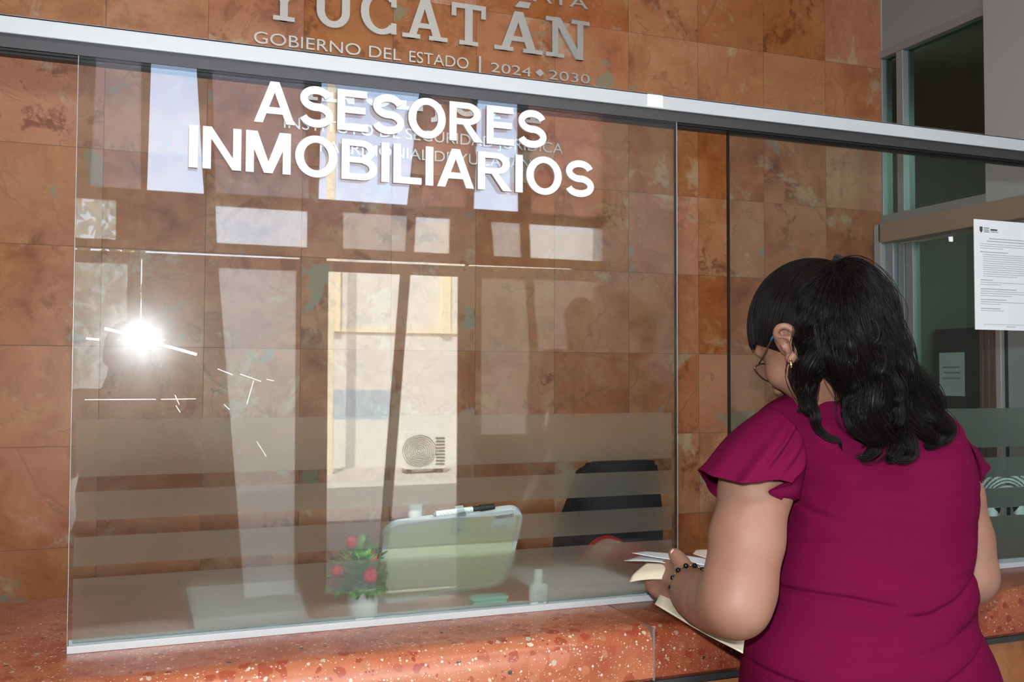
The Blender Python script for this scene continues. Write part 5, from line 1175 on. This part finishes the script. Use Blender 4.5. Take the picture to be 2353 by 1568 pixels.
# ================================================================ PEOPLE BEHIND THE CAMERA, SEEN ONLY MIRRORED IN THE GLASS
def standing(x, y, face, H, label, arms, skin_m, shirt, trousers, hairm):
    """a standing figure: one skin, with hair, shirt, trousers and shoes as its children"""
    s = H/1.70; ff = np.array([math.sin(face), math.cos(face), 0]); rr_ = np.array([math.cos(face), -math.sin(face), 0])
    W_ = lambda r, f, z: np.array([x, y, 0])+rr_*r*s+ff*f*s+np.array([0,0,z*s])
    root = empty('person', (x, y, 0), label, 'person')
    ax_ = [rr_, ff, upz]
    def limbs(q, grow=0.0, parts=('head','trunk','arms','legs')):
        if 'head' in parts:
            q.ell(W_(0,0.02,1.60), np.array((0.075,0.093,0.105))*s, ax_, 0.01); q.ell(W_(0,0.05,1.535), np.array((0.055,0.06,0.06))*s, ax_, 0.03); q.cap(W_(0,0,1.40), W_(0,0.005,1.54), 0.056*s, 0.053*s, 0.03)
            q.cap(W_(0,0.105,1.60), W_(0,0.125,1.565), 0.009*s, 0.012*s, 0.01)
            for g_ in (1,-1): q.ell(W_(0.078*g_,0.01,1.585), np.array((0.012,0.02,0.032))*s, ax_, 0.008); q.ell(W_(0.033*g_,0.108,1.605), np.array((0.016,0.012,0.010))*s, ax_, 0.008, True)
            q.cap(W_(-0.02,0.104,1.527), W_(0.02,0.104,1.527), 0.008*s, 0.008*s, 0.006)
        if 'trunk' in parts:
            q.ell(W_(0,0,1.28), np.array((0.175+grow,0.115+grow,0.17))*s, ax_, 0.04); q.ell(W_(0,0.005,1.08), np.array((0.155+grow,0.11+grow,0.16))*s, ax_, 0.05); q.ell(W_(0,0,0.93), np.array((0.17+grow,0.12+grow,0.12))*s, ax_, 0.05)
            q.cap(W_(-0.15,0,1.40), W_(0.15,0,1.40), (0.055+grow)*s, (0.055+grow)*s, 0.04)
        if 'arms' in parts or 'sleeves' in parts:
            for g_ in (1,-1):
                sh, el, wr = arms(g_); q.chain([(W_(*sh),(0.058+grow)*s), (W_(*(np.array(sh)*0.5+np.array(el)*0.5)),(0.050+grow)*s)], 0.03)
                if 'arms' in parts:
                    q.chain([(W_(*sh),0.055*s), (W_(*el),0.043*s), (W_(*wr),0.029*s)], 0.02)
                    d = N3(np.array(W_(*wr))-np.array(W_(*el))); p = np.array(W_(*wr))+d*0.05*s; q.cap(W_(*wr), p, 0.030*s, 0.033*s, 0.02)
                    sd = N3(np.cross(d, ff+0.3*upz))
                    for k in range(4): b0 = p+d*0.03*s+sd*(0.024-0.016*k)*s; q.chain([(b0,0.010*s), (b0+d*0.035*s,0.0095*s), (b0+d*0.055*s-0.012*upz,0.008*s)], 0.004)
                    q.chain([(np.array(W_(*wr))+sd*0.03*s+d*0.02*s,0.012*s), (p+sd*0.05*s+d*0.03*s,0.010*s)], 0.006)
        if 'legs' in parts:
            for g_ in (1,-1): q.chain([(W_(0.09*g_,0,0.90),(0.095+grow)*s), (W_(0.10*g_,0.01,0.50),(0.062+grow)*s), (W_(0.105*g_,-0.01,0.09),(0.042+grow*1.4)*s)], 0.03)
        return q
    lo = np.array([x-0.62, y-0.62, 0.0]); hi = np.array([x+0.62, y+0.62, H+0.08])
    def add(name, q, mat, zc=None):
        p, f = q.mesh()
        return fast_mesh(name, relax(p, f, 2), f, mat, root)
    add('body', limbs(SDF(lo, hi, 0.010)), skin_m)
    add('shirt', limbs(SDF(lo+[0,0,0.86*s], hi-[0,0,0.24*s], 0.010), 0.016, ('trunk','sleeves')), shirt)
    add('trousers', limbs(SDF(lo+[0,0,0.03], hi-[0,0,H-0.95*s], 0.010), 0.014, ('legs',)), trousers)
    hq = SDF(np.array(W_(0,0,1.60))-0.16, np.array(W_(0,0,1.60))+0.16, 0.007); hq.ell(W_(0,0.0,1.618), np.array((0.083,0.098,0.108))*s, ax_, 0.01); hq.ell(W_(0,0.16,1.53), np.array((0.13,0.115,0.115))*s, ax_, 0.01, True); hq.ell(W_(0,-0.02,1.44), np.array((0.12,0.14,0.09))*s, ax_, 0.01, True)
    add('hair', hq, hairm)
    for g_ in (1,-1):
        sh = MB(); sh.ball(W_(0.11*g_,0.06,0.045), 0.05, 3)
        for v in sh.bm.verts:
            d = np.array(v.co)-W_(0.11*g_,0.06,0.045); v.co = Vector(W_(0.11*g_,0.06,0.045)+rr_*(d@rr_)*0.95+ff*(d@ff)*2.7+upz*max(d[2]*0.8, -0.042*s))
        sh.build('shoe', M['black'], root, 'all')
    return root
HOLD = lambda g: ((0.185*g,0.0,1.385), (0.215*g,0.14,1.20), (0.075*g,0.245,1.49))
DOWN = lambda g: ((0.19*g,0.0,1.385), (0.235*g,-0.02,1.10), (0.225*g,0.07,0.86))
standing(-0.045, -1.875, 0.15, 1.515, 'person in a dark shirt taking the photograph with raised arms, mirrored in the glass', HOLD, M['skin_b'], plain('dark_shirt', (0.045,0.045,0.055), 0.85), plain('dark_trousers', (0.03,0.03,0.035), 0.85), M['hair'])
standing(2.02, -2.75, 0.0, 1.72, 'person in a brown shirt standing in the lobby with lowered arms, mirrored in the glass', DOWN, M['skin_b'], plain('brown_shirt', (0.16,0.075,0.04), 0.85), plain('dark_jeans', (0.03,0.035,0.05), 0.85), M['hair'])
# the camera itself, held behind the lens position
pc = empty('photo_camera', (0, -1.64, 1.36), 'black photo camera with raised flash held by the photographer, mirrored in the glass', 'camera')
MB().box((-0.066,-1.655,1.318), (0.066,-1.605,1.402), 0.012, 3).build('body', M['black'], pc)
MB().cyl((0,-1.606,1.36), (0,-1.588,1.36), 0.034, 0.036, 28).build('lens', M['black'], pc, True)
fh = MB().box((-0.034,-1.630,1.400), (0.030,-1.568,1.482), 0.006, 3).build('flash_head', M['black'], pc)
MB().box((-0.024,-1.5675,1.452), (0.020,-1.5655,1.476), 0.0006).build('flash_window', M['white'], fh)
